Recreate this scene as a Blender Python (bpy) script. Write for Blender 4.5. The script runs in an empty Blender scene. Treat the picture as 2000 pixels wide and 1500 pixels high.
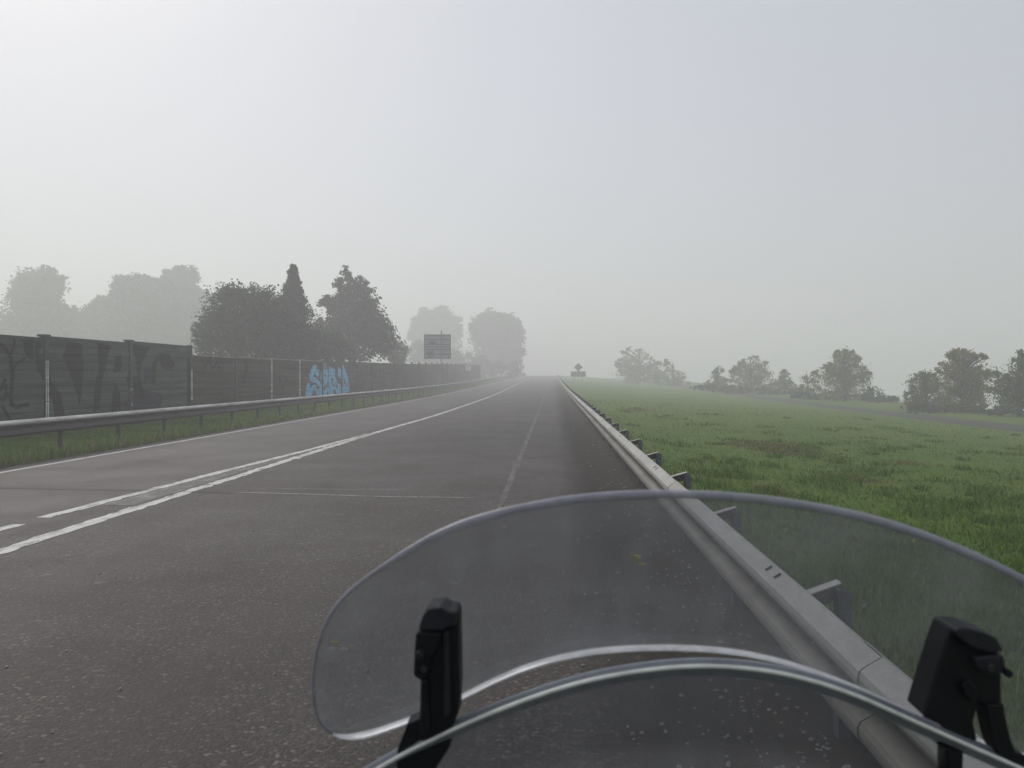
import bpy, math, random
import numpy as np
from mathutils import Matrix, Vector

random.seed(7)
RNG = np.random.default_rng(11)
S = bpy.context.scene
COL = S.collection
R = math.radians

# ------------------------------------------------------------------ camera
F = 1616.0                       # focal length in pixels of the 2000 x 1500 photograph
CAM = np.array([0.0, 0.0, 1.65])
YAW, PITCH = math.atan(80 / F), -math.atan(15 / F)
_RZ = np.array(Matrix.Rotation(YAW, 3, 'Z'))
_RX = np.array(Matrix.Rotation(PITCH, 3, 'X'))
_RM = _RZ @ _RX


def ray(px, py):
    return _RM @ np.array([(px - 1000) / F, 1.0, (750 - py) / F])


def at_depth(px, py, y):
    """measured point: where the sight line through a photo pixel reaches distance y along the road"""
    d = ray(px, py)
    return CAM + d * (y / d[1])


def to_px(P):
    q = (np.asarray(P) - CAM) @ _RM
    return np.stack([1000 + F * q[..., 0] / q[..., 1], 750 - F * q[..., 2] / q[..., 1]], -1)


cd = bpy.data.cameras.new('camera')
cam = bpy.data.objects.new('camera', cd)
COL.objects.link(cam)
cam.location = CAM
cam.rotation_euler = (R(90) + PITCH, 0, YAW)
cd.sensor_width = 36
cd.lens = 36 * F / 2000
cd.clip_start = 0.02
cd.clip_end = 4000
cd.dof.use_dof = True
cd.dof.focus_distance = 25
cd.dof.aperture_fstop = cd.lens / 1.7
S.camera = cam

# ------------------------------------------------------------------ terrain


def sstep(t):
    t = np.clip(t, 0, 1)
    return t * t * (3 - 2 * t)


def road_z(y):
    y = np.asarray(y, float)
    t = np.clip((y - 30) / 80, 0, 1)
    z = .009 * 80 * (t ** 3 - t ** 4 / 2)
    z = z + .009 * (np.clip(y, 110, 250) - 110)
    u = np.clip((y - 250) / 100, 0, 1)
    z = z + .009 * 100 * (u - u * u * .75)
    z = z - .0045 * np.maximum(y - 350, 0) * (y > 350)
    return z


def side_z(x):
    x = np.asarray(x, float)
    z = np.where(x > 1.5, -1.0 * np.clip((x - 1.5) / 20, 0, 1), 0.0)
    z = z - 24.0 * sstep((x - 33) / 60)
    z = z + np.where(x < -9.9, .16 * sstep((-9.9 - x) / 1.0), 0)
    return z


_PH = RNG.uniform(0, 6.28, (24, 2))
_KW = RNG.normal(0, 1, (24, 2))


def bumps(x, y, s):
    v = 0
    for i in range(24):
        v = v + np.sin((x * _KW[i, 0] + y * _KW[i, 1]) * s + _PH[i, 0])
    return v / 24 ** .5


def land_z(x, y):
    x = np.asarray(x, float); y = np.asarray(y, float)
    off = sstep((x - 1.9) / 1.5) + sstep((-10.2 - x) / .5)
    nearpath = np.clip(np.abs(x - 23.5) - 2.2, 0, 1)
    b = (.035 * bumps(x, y, .9) + .02 * bumps(y, x, 2.6)) * off * nearpath
    low = np.where((x > -9.95) & (x < 1.55), -.06, 0)
    return road_z(y) + side_z(x) + b + low


# ------------------------------------------------------------------ helpers


def link(name, me, mats=(), parent=None):
    for m in (mats if isinstance(mats, (list, tuple)) else [mats]):
        me.materials.append(m)
    o = bpy.data.objects.new(name, me)
    COL.objects.link(o)
    if parent is not None:
        o.parent = parent
        o.matrix_parent_inverse = Matrix.Identity(4)
        root = parent
        off = Vector((0, 0, 0))
        while root is not None:
            off += root.location
            root = root.parent
        o.location = -off
    return o


def mesh(name, V, Fc, mats=(), parent=None, fm=None, smooth=False, tint=None):
    """world-space vertices; the object is parented without moving them"""
    me = bpy.data.meshes.new(name)
    if isinstance(Fc, np.ndarray):
        V = np.asarray(V, np.float32)
        n, k = Fc.shape
        me.vertices.add(len(V)); me.vertices.foreach_set('co', V.ravel())
        me.loops.add(n * k); me.loops.foreach_set('vertex_index', Fc.astype(np.int32).ravel())
        me.polygons.add(n)
        me.polygons.foreach_set('loop_start', np.arange(0, n * k, k, dtype=np.int32))
        me.polygons.foreach_set('loop_total', np.full(n, k, np.int32))
        me.update(calc_edges=True)
    else:
        me.from_pydata([tuple(map(float, v)) for v in V], [], [tuple(int(i) for i in f) for f in Fc])
    if fm is not None:
        me.polygons.foreach_set('material_index', np.asarray(fm, np.int32))
    if smooth:
        me.polygons.foreach_set('use_smooth', np.ones(len(me.polygons), bool))
    if tint is not None:
        a = me.attributes.new('tint', 'FLOAT', 'POINT')
        a.data.foreach_set('value', np.asarray(tint, np.float32))
    me.update()
    return link(name, me, mats, parent)


def empty(name, loc):
    o = bpy.data.objects.new(name, None)
    o.empty_display_size = .2
    o.location = loc
    COL.objects.link(o)
    return o


def tag(o, label, cat, group=None):
    o['label'] = label; o['category'] = cat
    if group:
        o['group'] = group
    return o


def kind(o, k='structure'):
    o['kind'] = k
    return o


class MB:
    """collects shapes, then links them as one mesh"""

    def __init__(s):
        s.V = []; s.F = []; s.M = []

    def add(s, V, Fc, m=0):
        b = len(s.V)
        s.V += [tuple(v) for v in V]
        s.F += [tuple(b + i for i in f) for f in Fc]
        s.M += [m] * len(Fc)

    def box(s, x0, x1, y0, y1, z0, z1, m=0):
        V = [(x, y, z) for x in (x0, x1) for y in (y0, y1) for z in (z0, z1)]
        s.add(V, [(0, 1, 3, 2), (4, 6, 7, 5), (0, 4, 5, 1), (2, 3, 7, 6), (0, 2, 6, 4), (1, 5, 7, 3)], m)

    def tube(s, pts, rad, n=8, m=0, cap=True):
        pts = [Vector(p) for p in pts]
        if not isinstance(rad, (list, tuple)):
            rad = [rad] * len(pts)
        b = len(s.V)
        for i, p in enumerate(pts):
            t = (pts[min(i + 1, len(pts) - 1)] - pts[max(i - 1, 0)]).normalized()
            a = t.cross(Vector((0, 0, 1)) if abs(t.z) < .9 else Vector((1, 0, 0))).normalized()
            c = t.cross(a)
            for k in range(n):
                th = 2 * math.pi * k / n
                s.V.append(tuple(p + (a * math.cos(th) + c * math.sin(th)) * rad[i]))
        for i in range(len(pts) - 1):
            for k in range(n):
                s.F.append((b + i * n + k, b + i * n + (k + 1) % n, b + (i + 1) * n + (k + 1) % n, b + (i + 1) * n + k))
                s.M.append(m)
        if cap:
            s.F.append(tuple(b + k for k in range(n))[::-1]); s.M.append(m)
            e = b + (len(pts) - 1) * n
            s.F.append(tuple(e + k for k in range(n))); s.M.append(m)

    def prism(s, P, Q, m=0):
        n = len(P)
        s.add(list(P) + list(Q), [tuple(range(n))[::-1], tuple(range(n, 2 * n))] +
              [(i, (i + 1) % n, n + (i + 1) % n, n + i) for i in range(n)], m)

    def build(s, name, mats, parent=None, smooth=False, bevel=0, seg=2):
        o = mesh(name, s.V, s.F, mats, parent, s.M, smooth)
        if bevel:
            b = o.modifiers.new('bevel', 'BEVEL'); b.width = bevel; b.segments = seg; b.limit_method = 'ANGLE'
        return o


# ------------------------------------------------------------------ materials


class NT:
    def __init__(s, name):
        s.m = bpy.data.materials.new(name); s.m.use_nodes = True
        s.t = s.m.node_tree; s.t.nodes.clear()
        s.out = s.n('ShaderNodeOutputMaterial')

    def n(s, ty, **kw):
        x = s.t.nodes.new(ty)
        for k, v in kw.items():
            setattr(x, k, v)
        return x

    def l(s, a, b):
        s.t.links.new(a, b)

    def pos(s):
        if not hasattr(s, '_p'):
            s._p = s.n('ShaderNodeNewGeometry').outputs['Position']
        return s._p

    def noise(s, scale, detail=4, rough=.6, vec=None, stretch=None):
        x = s.n('ShaderNodeTexNoise')
        x.inputs['Scale'].default_value = scale; x.inputs['Detail'].default_value = detail
        x.inputs['Roughness'].default_value = rough
        v = vec or s.pos()
        if stretch:
            mp = s.n('ShaderNodeMapping'); mp.inputs['Scale'].default_value = stretch
            s.l(v, mp.inputs['Vector']); v = mp.outputs[0]
        s.l(v, x.inputs['Vector'])
        return x.outputs['Fac']

    def ramp(s, fac, stops):
        r = s.n('ShaderNodeValToRGB')
        while len(r.color_ramp.elements) < len(stops):
            r.color_ramp.elements.new(.5)
        for e, (p, c) in zip(r.color_ramp.elements, stops):
            e.position = p
            e.color = (*c, 1) if isinstance(c, (tuple, list)) else (c, c, c, 1)
        s.l(fac, r.inputs[0])
        return r.outputs[0]

    def mix(s, f, a, b, blend='MIX'):
        x = s.n('ShaderNodeMix', data_type='RGBA', blend_type=blend)
        for v, i in ((f, 0), (a, 6), (b, 7)):
            if isinstance(v, (int, float)):
                x.inputs[i].default_value = v if i == 0 else (v, v, v, 1)
            elif isinstance(v, (tuple, list)):
                x.inputs[i].default_value = (*v, 1)
            else:
                s.l(v, x.inputs[i])
        return x.outputs[2]

    def math(s, op, a, b=0.0, c=None, clamp=False):
        x = s.n('ShaderNodeMath', operation=op); x.use_clamp = clamp
        for v, i in ((a, 0), (b, 1), (c, 2)):
            if v is None:
                continue
            if isinstance(v, (int, float)):
                x.inputs[i].default_value = v
            else:
                s.l(v, x.inputs[i])
        return x.outputs[0]

    def xyz(s):
        if not hasattr(s, '_x'):
            q = s.n('ShaderNodeSeparateXYZ'); s.l(s.pos(), q.inputs[0]); s._x = q.outputs
        return s._x

    def band(s, v, a, b, soft):
        """1 between a and b with soft edges"""
        u = s.math('DIVIDE', s.math('SUBTRACT', v, a), soft, clamp=True)
        w = s.math('DIVIDE', s.math('SUBTRACT', b, v), soft, clamp=True)
        return s.math('MULTIPLY', u, w)

    def pbr(s, col, rough=.8, spec=.3, bump=None, bstr=.3, bdist=.01, metal=0, **kw):
        p = s.n('ShaderNodeBsdfPrincipled')
        for key, v in (('Base Color', col), ('Roughness', rough), ('Metallic', metal), ('Specular IOR Level', spec)):
            i = p.inputs[key]
            if isinstance(v, (int, float)):
                i.default_value = v if key != 'Base Color' else (v, v, v, 1)
            elif isinstance(v, (tuple, list)):
                i.default_value = (*v, 1)
            else:
                s.l(v, i)
        for k, v in kw.items():
            p.inputs[k].default_value = v
        if bump is not None:
            b = s.n('ShaderNodeBump'); b.inputs['Strength'].default_value = bstr; b.inputs['Distance'].default_value = bdist
            s.l(bump, b.inputs['Height']); s.l(b.outputs[0], p.inputs['Normal'])
        return p.outputs[0]

    def done(s, sh):
        s.l(sh, s.out.inputs['Surface'])
        return s.m


def asphalt(name, base=(.0285, .0225, .0212), road=True):
    t = NT(name)
    fine = t.noise(110, 2, .7); mid = t.noise(38, 3, .7); big = t.noise(.55, 5, .65); streak = t.noise(1, 4, .6, stretch=(1.3, .09, 1))
    vor = t.n('ShaderNodeTexVoronoi'); vor.inputs['Scale'].default_value = 57; t.l(t.pos(), vor.inputs['Vector'])
    bw = t.n('ShaderNodeSeparateColor'); t.l(vor.outputs['Color'], bw.inputs[0])
    grain = bw.outputs[0]
    c = t.ramp(grain, [(.0, tuple(v * .18 for v in base)), (.45, tuple(v * .65 for v in base)), (.8, tuple(v * 1.6 for v in base)), (.93, tuple(v * 3.0 for v in base)), (1, tuple(min(1, v * 8.0) for v in base))])
    c = t.mix(.30, c, t.ramp(mid, [(.35, tuple(v * .55 for v in base)), (.65, tuple(v * 1.5 for v in base))]))
    c = t.mix(t.ramp(big, [(.35, 0), (.7, .45)]), c, tuple(v * f for v, f in zip(base, (1.7, 1.55, 1.5))))
    c = t.mix(t.ramp(streak, [(.42, 0), (.68, .4)]), c, tuple(v * .62 for v in base))
    if road:
        x, y, z = t.xyz()
        wob = t.math('MULTIPLY_ADD', t.noise(.8, 4, .6), .9, -.45)
        xw = t.math('ADD', x, wob)
        # sky sheen is painted into the far lane's colour, lighter and greyer; the hard shoulder is a darker lay
        far = t.band(x, -9.9, -5.6, .25)
        c = t.mix(t.math('MULTIPLY', far, .55), c, t.mix(fine, (.050, .042, .041), (.088, .075, .073)))
        wheel = t.math('MAXIMUM', t.band(xw, -4.4, -3.4, .5), t.band(xw, -2.4, -1.5, .5))
        c = t.mix(t.math('MULTIPLY', wheel, .35), c, tuple(v * 1.45 for v in base))
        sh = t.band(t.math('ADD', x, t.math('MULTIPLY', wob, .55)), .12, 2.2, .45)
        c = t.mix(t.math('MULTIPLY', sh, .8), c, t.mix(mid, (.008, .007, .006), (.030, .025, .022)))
        dirt = t.band(xw, .55, 2.2, .5)
        c = t.mix(t.math('MULTIPLY', dirt, t.ramp(t.noise(9, 5, .75), [(.38, .1), (.6, 1)])), c, (.035, .026, .018))
        leftd = t.band(xw, -12, -9.6, .35)
        c = t.mix(leftd, c, (.050, .040, .028))
        patch = t.math('MULTIPLY', t.band(y, 17.5, 31, .3), t.band(x, -4.6, 1.2, .5))
        c = t.mix(t.math('MULTIPLY', patch, .35), c, tuple(v * .5 for v in base))
        chip = t.n('ShaderNodeTexVoronoi'); chip.inputs['Scale'].default_value = 1.7
        wv = t.n('ShaderNodeVectorMath', operation='ADD'); t.l(t.pos(), wv.inputs[0])
        nz = t.n('ShaderNodeTexNoise'); nz.inputs['Scale'].default_value = 9; t.l(t.pos(), nz.inputs['Vector'])
        sc = t.n('ShaderNodeVectorMath', operation='SCALE'); sc.inputs[3].default_value = .12
        t.l(nz.outputs['Color'], sc.inputs[0]); t.l(sc.outputs[0], wv.inputs[1]); t.l(wv.outputs[0], chip.inputs['Vector'])
        chips = t.ramp(chip.outputs['Distance'], [(.07, 1), (.085, 0)])
        c = t.mix(t.math('MULTIPLY', chips, .55), c, (.12, .115, .11))
    h = t.math('ADD', t.math('ADD', fine, t.math('MULTIPLY', vor.outputs['Distance'], -.8)), t.math('MULTIPLY', mid, .6))
    rg = t.ramp(big, [(.3, .58), (.7, .74)])
    if not road:
        rg = 1.0
    if road:
        rg = t.mix(t.math('MULTIPLY', sh, .8), rg, 1.0)
    return t.done(t.pbr(c, rg, .25 if road else .04, h, .6, .008))


def paint(name, wear, col=(.60, .60, .58), under=(.05, .044, .041)):
    t = NT(name)
    n = t.math('ADD', t.math('MULTIPLY', t.noise(5, 6, .75, stretch=(1, .35, 1)), .65), t.math('MULTIPLY', t.noise(60, 2, .7), .35))
    k = t.ramp(n, [(wear - .05, 1), (wear + .06, 0)])
    c = t.mix(t.math('MULTIPLY', k, 1.0), under, t.mix(t.noise(3, 4, .6), tuple(v * .75 for v in col), col))
    return t.done(t.pbr(c, .66, .32, t.noise(110, 2, .7), .4, .004))


def ground_hit(px, py):
    y = 10.0
    for _ in range(60):
        p = at_depth(px, py, y)
        d = ray(px, py)
        y = .5 * y + .5 * float((land_z(p[0], y) - 1.65) / (d[2] / d[1]))
    return at_depth(px, py, y)


BARE = [(*ground_hit(px, py), r_) for px, py, r_ in ((1510, 872, 1.5), (1550, 886, 1.1), (1480, 866, 1.0), (1690, 938, .62), (1640, 930, .5), (1505, 960, .42), (1250, 800, .9), (1760, 905, .6))]


def land_material():
    t = NT('turf_ground')
    x, y, z = t.xyz()
    a = t.noise(.35, 5, .65); b = t.noise(3.5, 5, .7); f = t.noise(28, 4, .75); g = t.noise(9, 4, .7)
    c = t.ramp(f, [(.3, (.042, .080, .013)), (.5, (.090, .158, .025)), (.72, (.155, .230, .046))])
    c = t.mix(t.ramp(b, [(.38, 0), (.66, .6)]), c, (.135, .175, .034))
    c = t.mix(t.ramp(a, [(.4, 0), (.62, .55)]), c, (.064, .130, .026))
    c = t.mix(t.ramp(g, [(.36, .6), (.48, 0)]), c, (.040, .074, .015))
    # worn earthy patches in the field
    jx = t.n('ShaderNodeVectorMath', operation='ADD'); t.l(t.pos(), jx.inputs[0])
    jn = t.n('ShaderNodeTexNoise'); jn.inputs['Scale'].default_value = 1.6; jn.inputs['Detail'].default_value = 6; t.l(t.pos(), jn.inputs['Vector'])
    js = t.n('ShaderNodeVectorMath', operation='SCALE'); js.inputs[3].default_value = 2.2; t.l(jn.outputs['Color'], js.inputs[0]); t.l(js.outputs[0], jx.inputs[1])
    spots = None
    for (bx_, by_, bz_, br_) in BARE:
        dd = t.n('ShaderNodeVectorMath', operation='DISTANCE'); t.l(jx.outputs[0], dd.inputs[0]); dd.inputs[1].default_value = (bx_ + 1.1, by_ + 1.1, bz_ + 1.1)
        k = t.ramp(t.math('DIVIDE', dd.outputs['Value'], br_), [(.55, 1), (1.0, 0)])
        spots = k if spots is None else t.math('MAXIMUM', spots, k)
    ba = t.noise(.42, 4, .6, stretch=(.6, 1.0, 1))
    bare = t.math('MULTIPLY', t.ramp(ba, [(.60, 0), (.68, 1)]), t.ramp(g, [(.38, 0), (.58, 1)]))
    c = t.mix(t.math('MULTIPLY', bare, .6), c, (.085, .065, .036))
    c = t.mix(t.math('MULTIPLY', spots, t.ramp(g, [(.35, .35), (.6, 1)])), c, t.mix(f, (.030, .021, .013), (.095, .070, .042)))
    vw = t.math('ADD', x, t.math('MULTIPLY_ADD', t.noise(1.6, 5, .7), 1.5, -.75))
    edge = t.math('MAXIMUM', t.band(vw, -10.55, -8, .3), t.band(vw, -1, 2.1, .4))
    c = t.mix(edge, c, t.mix(f, (.022, .018, .012), (.075, .058, .038)))
    return t.done(t.pbr(c, .95, .08, t.math('ADD', f, b), .8, .04))


def tint_leaf(name, stops, rough=.7, trans=.35):
    t = NT(name)
    a = t.n('ShaderNodeAttribute'); a.attribute_name = 'tint'
    c = t.ramp(a.outputs['Fac'], stops)
    p = t.pbr(c, rough, .2)
    tr = t.n('ShaderNodeBsdfTranslucent'); t.l(c, tr.inputs[0])
    m = t.n('ShaderNodeMixShader'); m.inputs[0].default_value = trans
    t.l(p, m.inputs[1]); t.l(tr.outputs[0], m.inputs[2])
    return t.done(m.outputs[0])


def metal_rail(name, base, dirt, amount):
    """galvanised steel; road splash and painted shade brown the road-facing waves, attribute tint = height on the beam (1 = top edge)"""
    t = NT(name)
    n = t.noise(6, 6, .75); s = t.noise(45, 3, .7); L = t.noise(2.2, 5, .7, stretch=(1, .4, 1))
    a = t.n('ShaderNodeAttribute'); a.attribute_name = 'tint'
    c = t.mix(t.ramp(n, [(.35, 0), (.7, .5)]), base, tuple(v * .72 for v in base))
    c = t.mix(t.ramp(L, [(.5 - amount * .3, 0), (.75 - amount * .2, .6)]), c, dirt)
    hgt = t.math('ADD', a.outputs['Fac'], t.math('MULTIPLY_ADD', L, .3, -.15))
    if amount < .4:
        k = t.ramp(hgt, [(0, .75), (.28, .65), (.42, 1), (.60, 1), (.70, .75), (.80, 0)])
        dk = t.ramp(hgt, [(.34, 1.0), (.46, .38), (.60, .38), (.70, .9)])  # occlusion shade is painted into the dirt colour of the valley
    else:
        k = t.ramp(hgt, [(.68, .95), (.80, 0)]); dk = t.ramp(hgt, [(.0, .5), (.2, 1)])  # bright top band paints in the highlight above the splash-browned front
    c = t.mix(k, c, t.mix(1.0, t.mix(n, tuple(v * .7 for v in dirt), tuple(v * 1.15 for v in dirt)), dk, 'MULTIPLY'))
    c = t.mix(t.ramp(s, [(.60, 0), (.70, .55)]), c, tuple(v * .35 for v in base))
    return t.done(t.pbr(c, .66, .3, n, .15, .003, metal=.1))


def plain(name, col, rough=.6, var=.35, scale=8, spec=.35, metal=0, bstr=.15):
    t = NT(name)
    n = t.noise(scale, 5, .7)
    c = t.ramp(n, [(.3, tuple(v * (1 - var) for v in col)), (.7, tuple(min(1, v * (1 + var)) for v in col))])
    return t.done(t.pbr(c, rough, spec, n, bstr, .004, metal))


def panel_material(name, stops, streak=.5):
    t = NT(name)
    n = t.noise(1, 6, .72, stretch=(1, .8, 5)); f = t.noise(14, 4, .7, stretch=(1, .5, 2)); v = t.noise(1, 5, .7, stretch=(1, 2.4, .5))
    c = t.ramp(n, stops)
    bd = t.noise(1, 2, .5, stretch=(1, .18, 4.6))
    c = t.mix(t.ramp(bd, [(.50, 0), (.62, .55)]), c, tuple(min(1, x * 1.35) for x in stops[-1][1]))
    c = t.mix(t.ramp(bd, [(.36, .5), (.46, 0)]), c, tuple(x * .7 for x in stops[0][1]))
    c = t.mix(t.ramp(f, [(.35, .45), (.6, 0)]), c, tuple(x * .45 for x in stops[0][1]))
    c = t.mix(t.ramp(v, [(.5, 0), (.68, streak)]), c, tuple(x * .6 for x in stops[0][1]))
    c = t.mix(t.ramp(t.noise(2.2, 6, .75), [(.58, 0), (.7, .4)]), c, (.13, .12, .095))
    return t.done(t.pbr(c, .85, .2, f, .4, .006))


def glazing():
    """clear acrylic, dusty and fly-specked"""
    t = NT('clear_acrylic')
    tc = t.n('ShaderNodeTexCoord').outputs['Object']
    tr = t.n('ShaderNodeBsdfTransparent'); tr.inputs[0].default_value = (.76, .77, .79, 1)
    df = t.n('ShaderNodeBsdfDiffuse'); df.inputs[0].default_value = (.40, .41, .43, 1)
    tl = t.n('ShaderNodeBsdfTranslucent'); tl.inputs[0].default_value = (.33, .34, .35, 1)
    dm = t.n('ShaderNodeMixShader'); dm.inputs[0].default_value = .5
    t.l(df.outputs[0], dm.inputs[1]); t.l(tl.outputs[0], dm.inputs[2])
    blot = t.ramp(t.noise(9, 5, .65, vec=tc), [(.3, .10), (.7, .22)])
    fine = t.ramp(t.noise(160, 3, .7, vec=tc), [(.58, 0), (.72, .12)])
    vo = t.n('ShaderNodeTexVoronoi'); vo.inputs['Scale'].default_value = 34; t.l(tc, vo.inputs['Vector'])
    spk = t.ramp(vo.outputs['Distance'], [(.05, .35), (.11, 0)])
    keep = t.ramp(t.noise(23, 2, .5, vec=tc), [(.62, 0), (.66, 1)])
    smear = t.ramp(t.noise(6, 5, .7, vec=tc, stretch=(4.5, 1, 1.1)), [(.48, 0), (.70, .10)])
    wipe = t.ramp(t.noise(11, 6, .75, vec=tc, stretch=(.7, 1, 3.2)), [(.5, 0), (.72, .08)])
    blot = t.math('ADD', blot, t.math('ADD', smear, wipe))
    dust = t.math('ADD', t.math('ADD', blot, fine), t.math('MULTIPLY', spk, keep), clamp=True)
    m1 = t.n('ShaderNodeMixShader'); t.l(dust, m1.inputs[0]); t.l(tr.outputs[0], m1.inputs[1]); t.l(dm.outputs[0], m1.inputs[2])
    gl = t.n('ShaderNodeBsdfGlossy'); gl.inputs['Roughness'].default_value = .12
    lw = t.n('ShaderNodeLayerWeight'); lw.inputs['Blend'].default_value = .5
    fr = t.math('MULTIPLY_ADD', t.math('POWER', lw.outputs['Facing'], 5.0), .55, .02)
    m2 = t.n('ShaderNodeMixShader'); t.l(fr, m2.inputs[0]); t.l(m1.outputs[0], m2.inputs[1]); t.l(gl.outputs[0], m2.inputs[2])
    return t.done(m2.outputs[0])


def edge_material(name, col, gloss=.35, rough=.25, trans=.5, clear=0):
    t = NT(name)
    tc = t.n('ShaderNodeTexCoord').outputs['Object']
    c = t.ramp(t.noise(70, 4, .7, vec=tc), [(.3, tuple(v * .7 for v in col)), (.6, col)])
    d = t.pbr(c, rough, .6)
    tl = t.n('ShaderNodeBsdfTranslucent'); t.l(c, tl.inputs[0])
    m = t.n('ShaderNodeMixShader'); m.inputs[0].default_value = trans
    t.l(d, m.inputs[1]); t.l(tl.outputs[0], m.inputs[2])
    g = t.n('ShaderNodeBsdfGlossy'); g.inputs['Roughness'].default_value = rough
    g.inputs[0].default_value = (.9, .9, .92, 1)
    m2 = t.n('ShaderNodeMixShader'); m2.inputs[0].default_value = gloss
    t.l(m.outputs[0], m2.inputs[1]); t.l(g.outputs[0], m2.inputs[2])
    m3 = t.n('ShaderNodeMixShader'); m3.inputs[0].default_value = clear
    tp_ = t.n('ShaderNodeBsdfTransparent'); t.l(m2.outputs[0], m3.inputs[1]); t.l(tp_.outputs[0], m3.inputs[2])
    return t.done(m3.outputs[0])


M = {}
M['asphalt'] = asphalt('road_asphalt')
M['path'] = asphalt('lane_asphalt', (.060, .064, .060), road=False)
M['land'] = land_material()
M['white'] = paint('road_paint', .545)
M['thin'] = paint('edge_paint', .56, (.52, .51, .49))
M['faded'] = paint('faded_paint', .45, (.17, .165, .16), (.040, .035, .033))
M['seam'] = paint('seam_filler', .56, (.30, .29, .28), (.05, .045, .042))
M['crack'] = plain('crack_dark', (.022, .02, .019), .9)
M['worn'] = paint('worn_paint', .43, (.26, .255, .25))
M['grass'] = tint_leaf('grass_blades', [(0, (.048, .092, .014)), (.4, (.105, .188, .026)), (.75, (.165, .250, .038)), (.93, (.26, .28, .08)), (1, (.22, .175, .10))])
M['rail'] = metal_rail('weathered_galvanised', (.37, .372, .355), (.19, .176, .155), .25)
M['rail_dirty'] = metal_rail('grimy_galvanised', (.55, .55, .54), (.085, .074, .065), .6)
M['spacer'] = plain('spacer_plate', (.38, .38, .36), .65, .3, 20)
M['post'] = plain('zinc_post', (.11, .118, .125), .6, .3, 20)
M['postdark'] = plain('dark_zinc_post', (.05, .05, .048), .7, .3, 20)
M['slot'] = plain('slot_dark', (.02, .02, .02), .9)
M['bar_post'] = plain('barrier_steel', (.030, .042, .045), .55, .35, 12)
M['bar_post_pale'] = panel_material('flaking_pale_paint', [(.25, (.30, .30, .29)), (.6, (.66, .67, .66))], .15)
M['panel_green'] = panel_material('green_barrier_board', [(.28, (.028, .038, .029)), (.5, (.052, .072, .054)), (.72, (.088, .114, .086))], .25)
M['panel_brown'] = panel_material('brown_barrier_board', [(.28, (.024, .024, .018)), (.5, (.044, .043, .032)), (.72, (.082, .078, .058))])
M['cap'] = plain('cap_strip', (.22, .22, .20), .8, .6, 4)
M['ink'] = plain('black_spray', (.008, .008, .008), .8, .35, 6, .1)
M['ink_blue'] = plain('blue_black_spray', (.022, .024, .042), .8, .35, 6, .1)
M['g_light'] = plain('pale_blue_spray', (.15, .48, .78), .6, .25, 5)
M['g_teal'] = plain('teal_spray', (.09, .42, .62), .6, .25, 5)
M['g_navy'] = plain('navy_spray', (.018, .032, .055), .6, .25, 5)
M['g_red'] = plain('red_spray', (.20, .022, .028), .6, .25, 5)
M['g_lilac'] = plain('lilac_spray', (.17, .18, .30), .6, .25, 5)
M['g_purple'] = plain('purple_spray', (.055, .035, .085), .6, .25, 5)
M['g_yellow'] = plain('yellow_spray', (.14, .13, .02), .6, .25, 5)
M['g_brown'] = plain('rust_spray', (.075, .040, .028), .6, .25, 5)
M['alu'] = plain('sign_back_aluminium', (.30, .32, .34), .45, .12, 3, .4, .3)
M['alu_dark'] = plain('sign_rib', (.085, .09, .10), .5, .2, 8)
M['alu_post'] = plain('sign_post_zinc', (.20, .21, .21), .5, .2, 8, .4, .3)
M['sign_grey'] = plain('sign_back_grey', (.085, .095, .095), .6, .2, 5)
M['bark'] = plain('bark', (.045, .036, .028), .95, .5, 10, .1, 0, .6)
M['acrylic'] = glazing()
M['edge_white'] = edge_material('painted_edge_glow', (.97, .97, .96), .06, .25, 0)  # white colour stands for sky light piped to the acrylic's edge
M['edge_grey'] = edge_material('acrylic_edge', (.44, .44, .52), .06, .4, .1, .45)
M['rim'] = edge_material('screen_rim', (.34, .38, .41), .12, .35, .1, .15)
M['rim_pale'] = edge_material('screen_cut_edge', (.75, .77, .70), .12, .3, 0)
M['fly'] = plain('insect_smear', (.42, .40, .22), .8, .3, 90)
M['fly_pale'] = plain('insect_smear_pale', (.40, .41, .38), .8, .3, 90)
M['plastic'] = plain('black_plastic', (.006, .0065, .008), .5, .3, 60, .22, 0, .05)
M['plastic_top'] = plain('black_plastic_paler', (.014, .016, .020), .5, .3, 60, .3, 0, .05)  # slightly paler black for caps, knob and lever
M['screw'] = plain('screw_head', (.05, .05, .052), .35, .3, 60, .4, .6, .05)
M['fairing'] = plain('dark_fairing_paint', (.03, .03, .032), .3, .1, 5)
M['rubber'] = plain('tyre_rubber', (.02, .02, .02), .85, .3, 30)
M['chrome'] = plain('fork_metal', (.4, .4, .4), .3, .1, 5, .5, .9)
M['lens'] = plain('lamp_lens', (.5, .5, .5), .1, .1, 5)
M['stone'] = plain('grit', (.26, .25, .23), .9, .5, 9, .1, 0, 0)

# ------------------------------------------------------------------ world and light
SUN_EL, SUN_AZ = R(42), R(-38)          # azimuth from the road's direction, negative = left
w = bpy.data.worlds.new('World'); S.world = w; w.use_nodes = True
nt = w.node_tree; nt.nodes.clear()
o_ = nt.nodes.new('ShaderNodeOutputWorld'); bg = nt.nodes.new('ShaderNodeBackground')
sky = nt.nodes.new('ShaderNodeTexSky'); sky.sky_type = 'NISHITA'; sky.sun_disc = False
sky.sun_elevation = SUN_EL; sky.sun_rotation = SUN_AZ
sky.air_density = 1.0; sky.dust_density = 2.5; sky.ozone_density = 1.0; sky.altitude = 50
hs = nt.nodes.new('ShaderNodeHueSaturation'); hs.inputs['Saturation'].default_value = .70
nt.links.new(sky.outputs[0], hs.inputs['Color']); ov = nt.nodes.new('ShaderNodeMix'); ov.data_type = 'RGBA'; ov.inputs[0].default_value = .70
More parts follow.
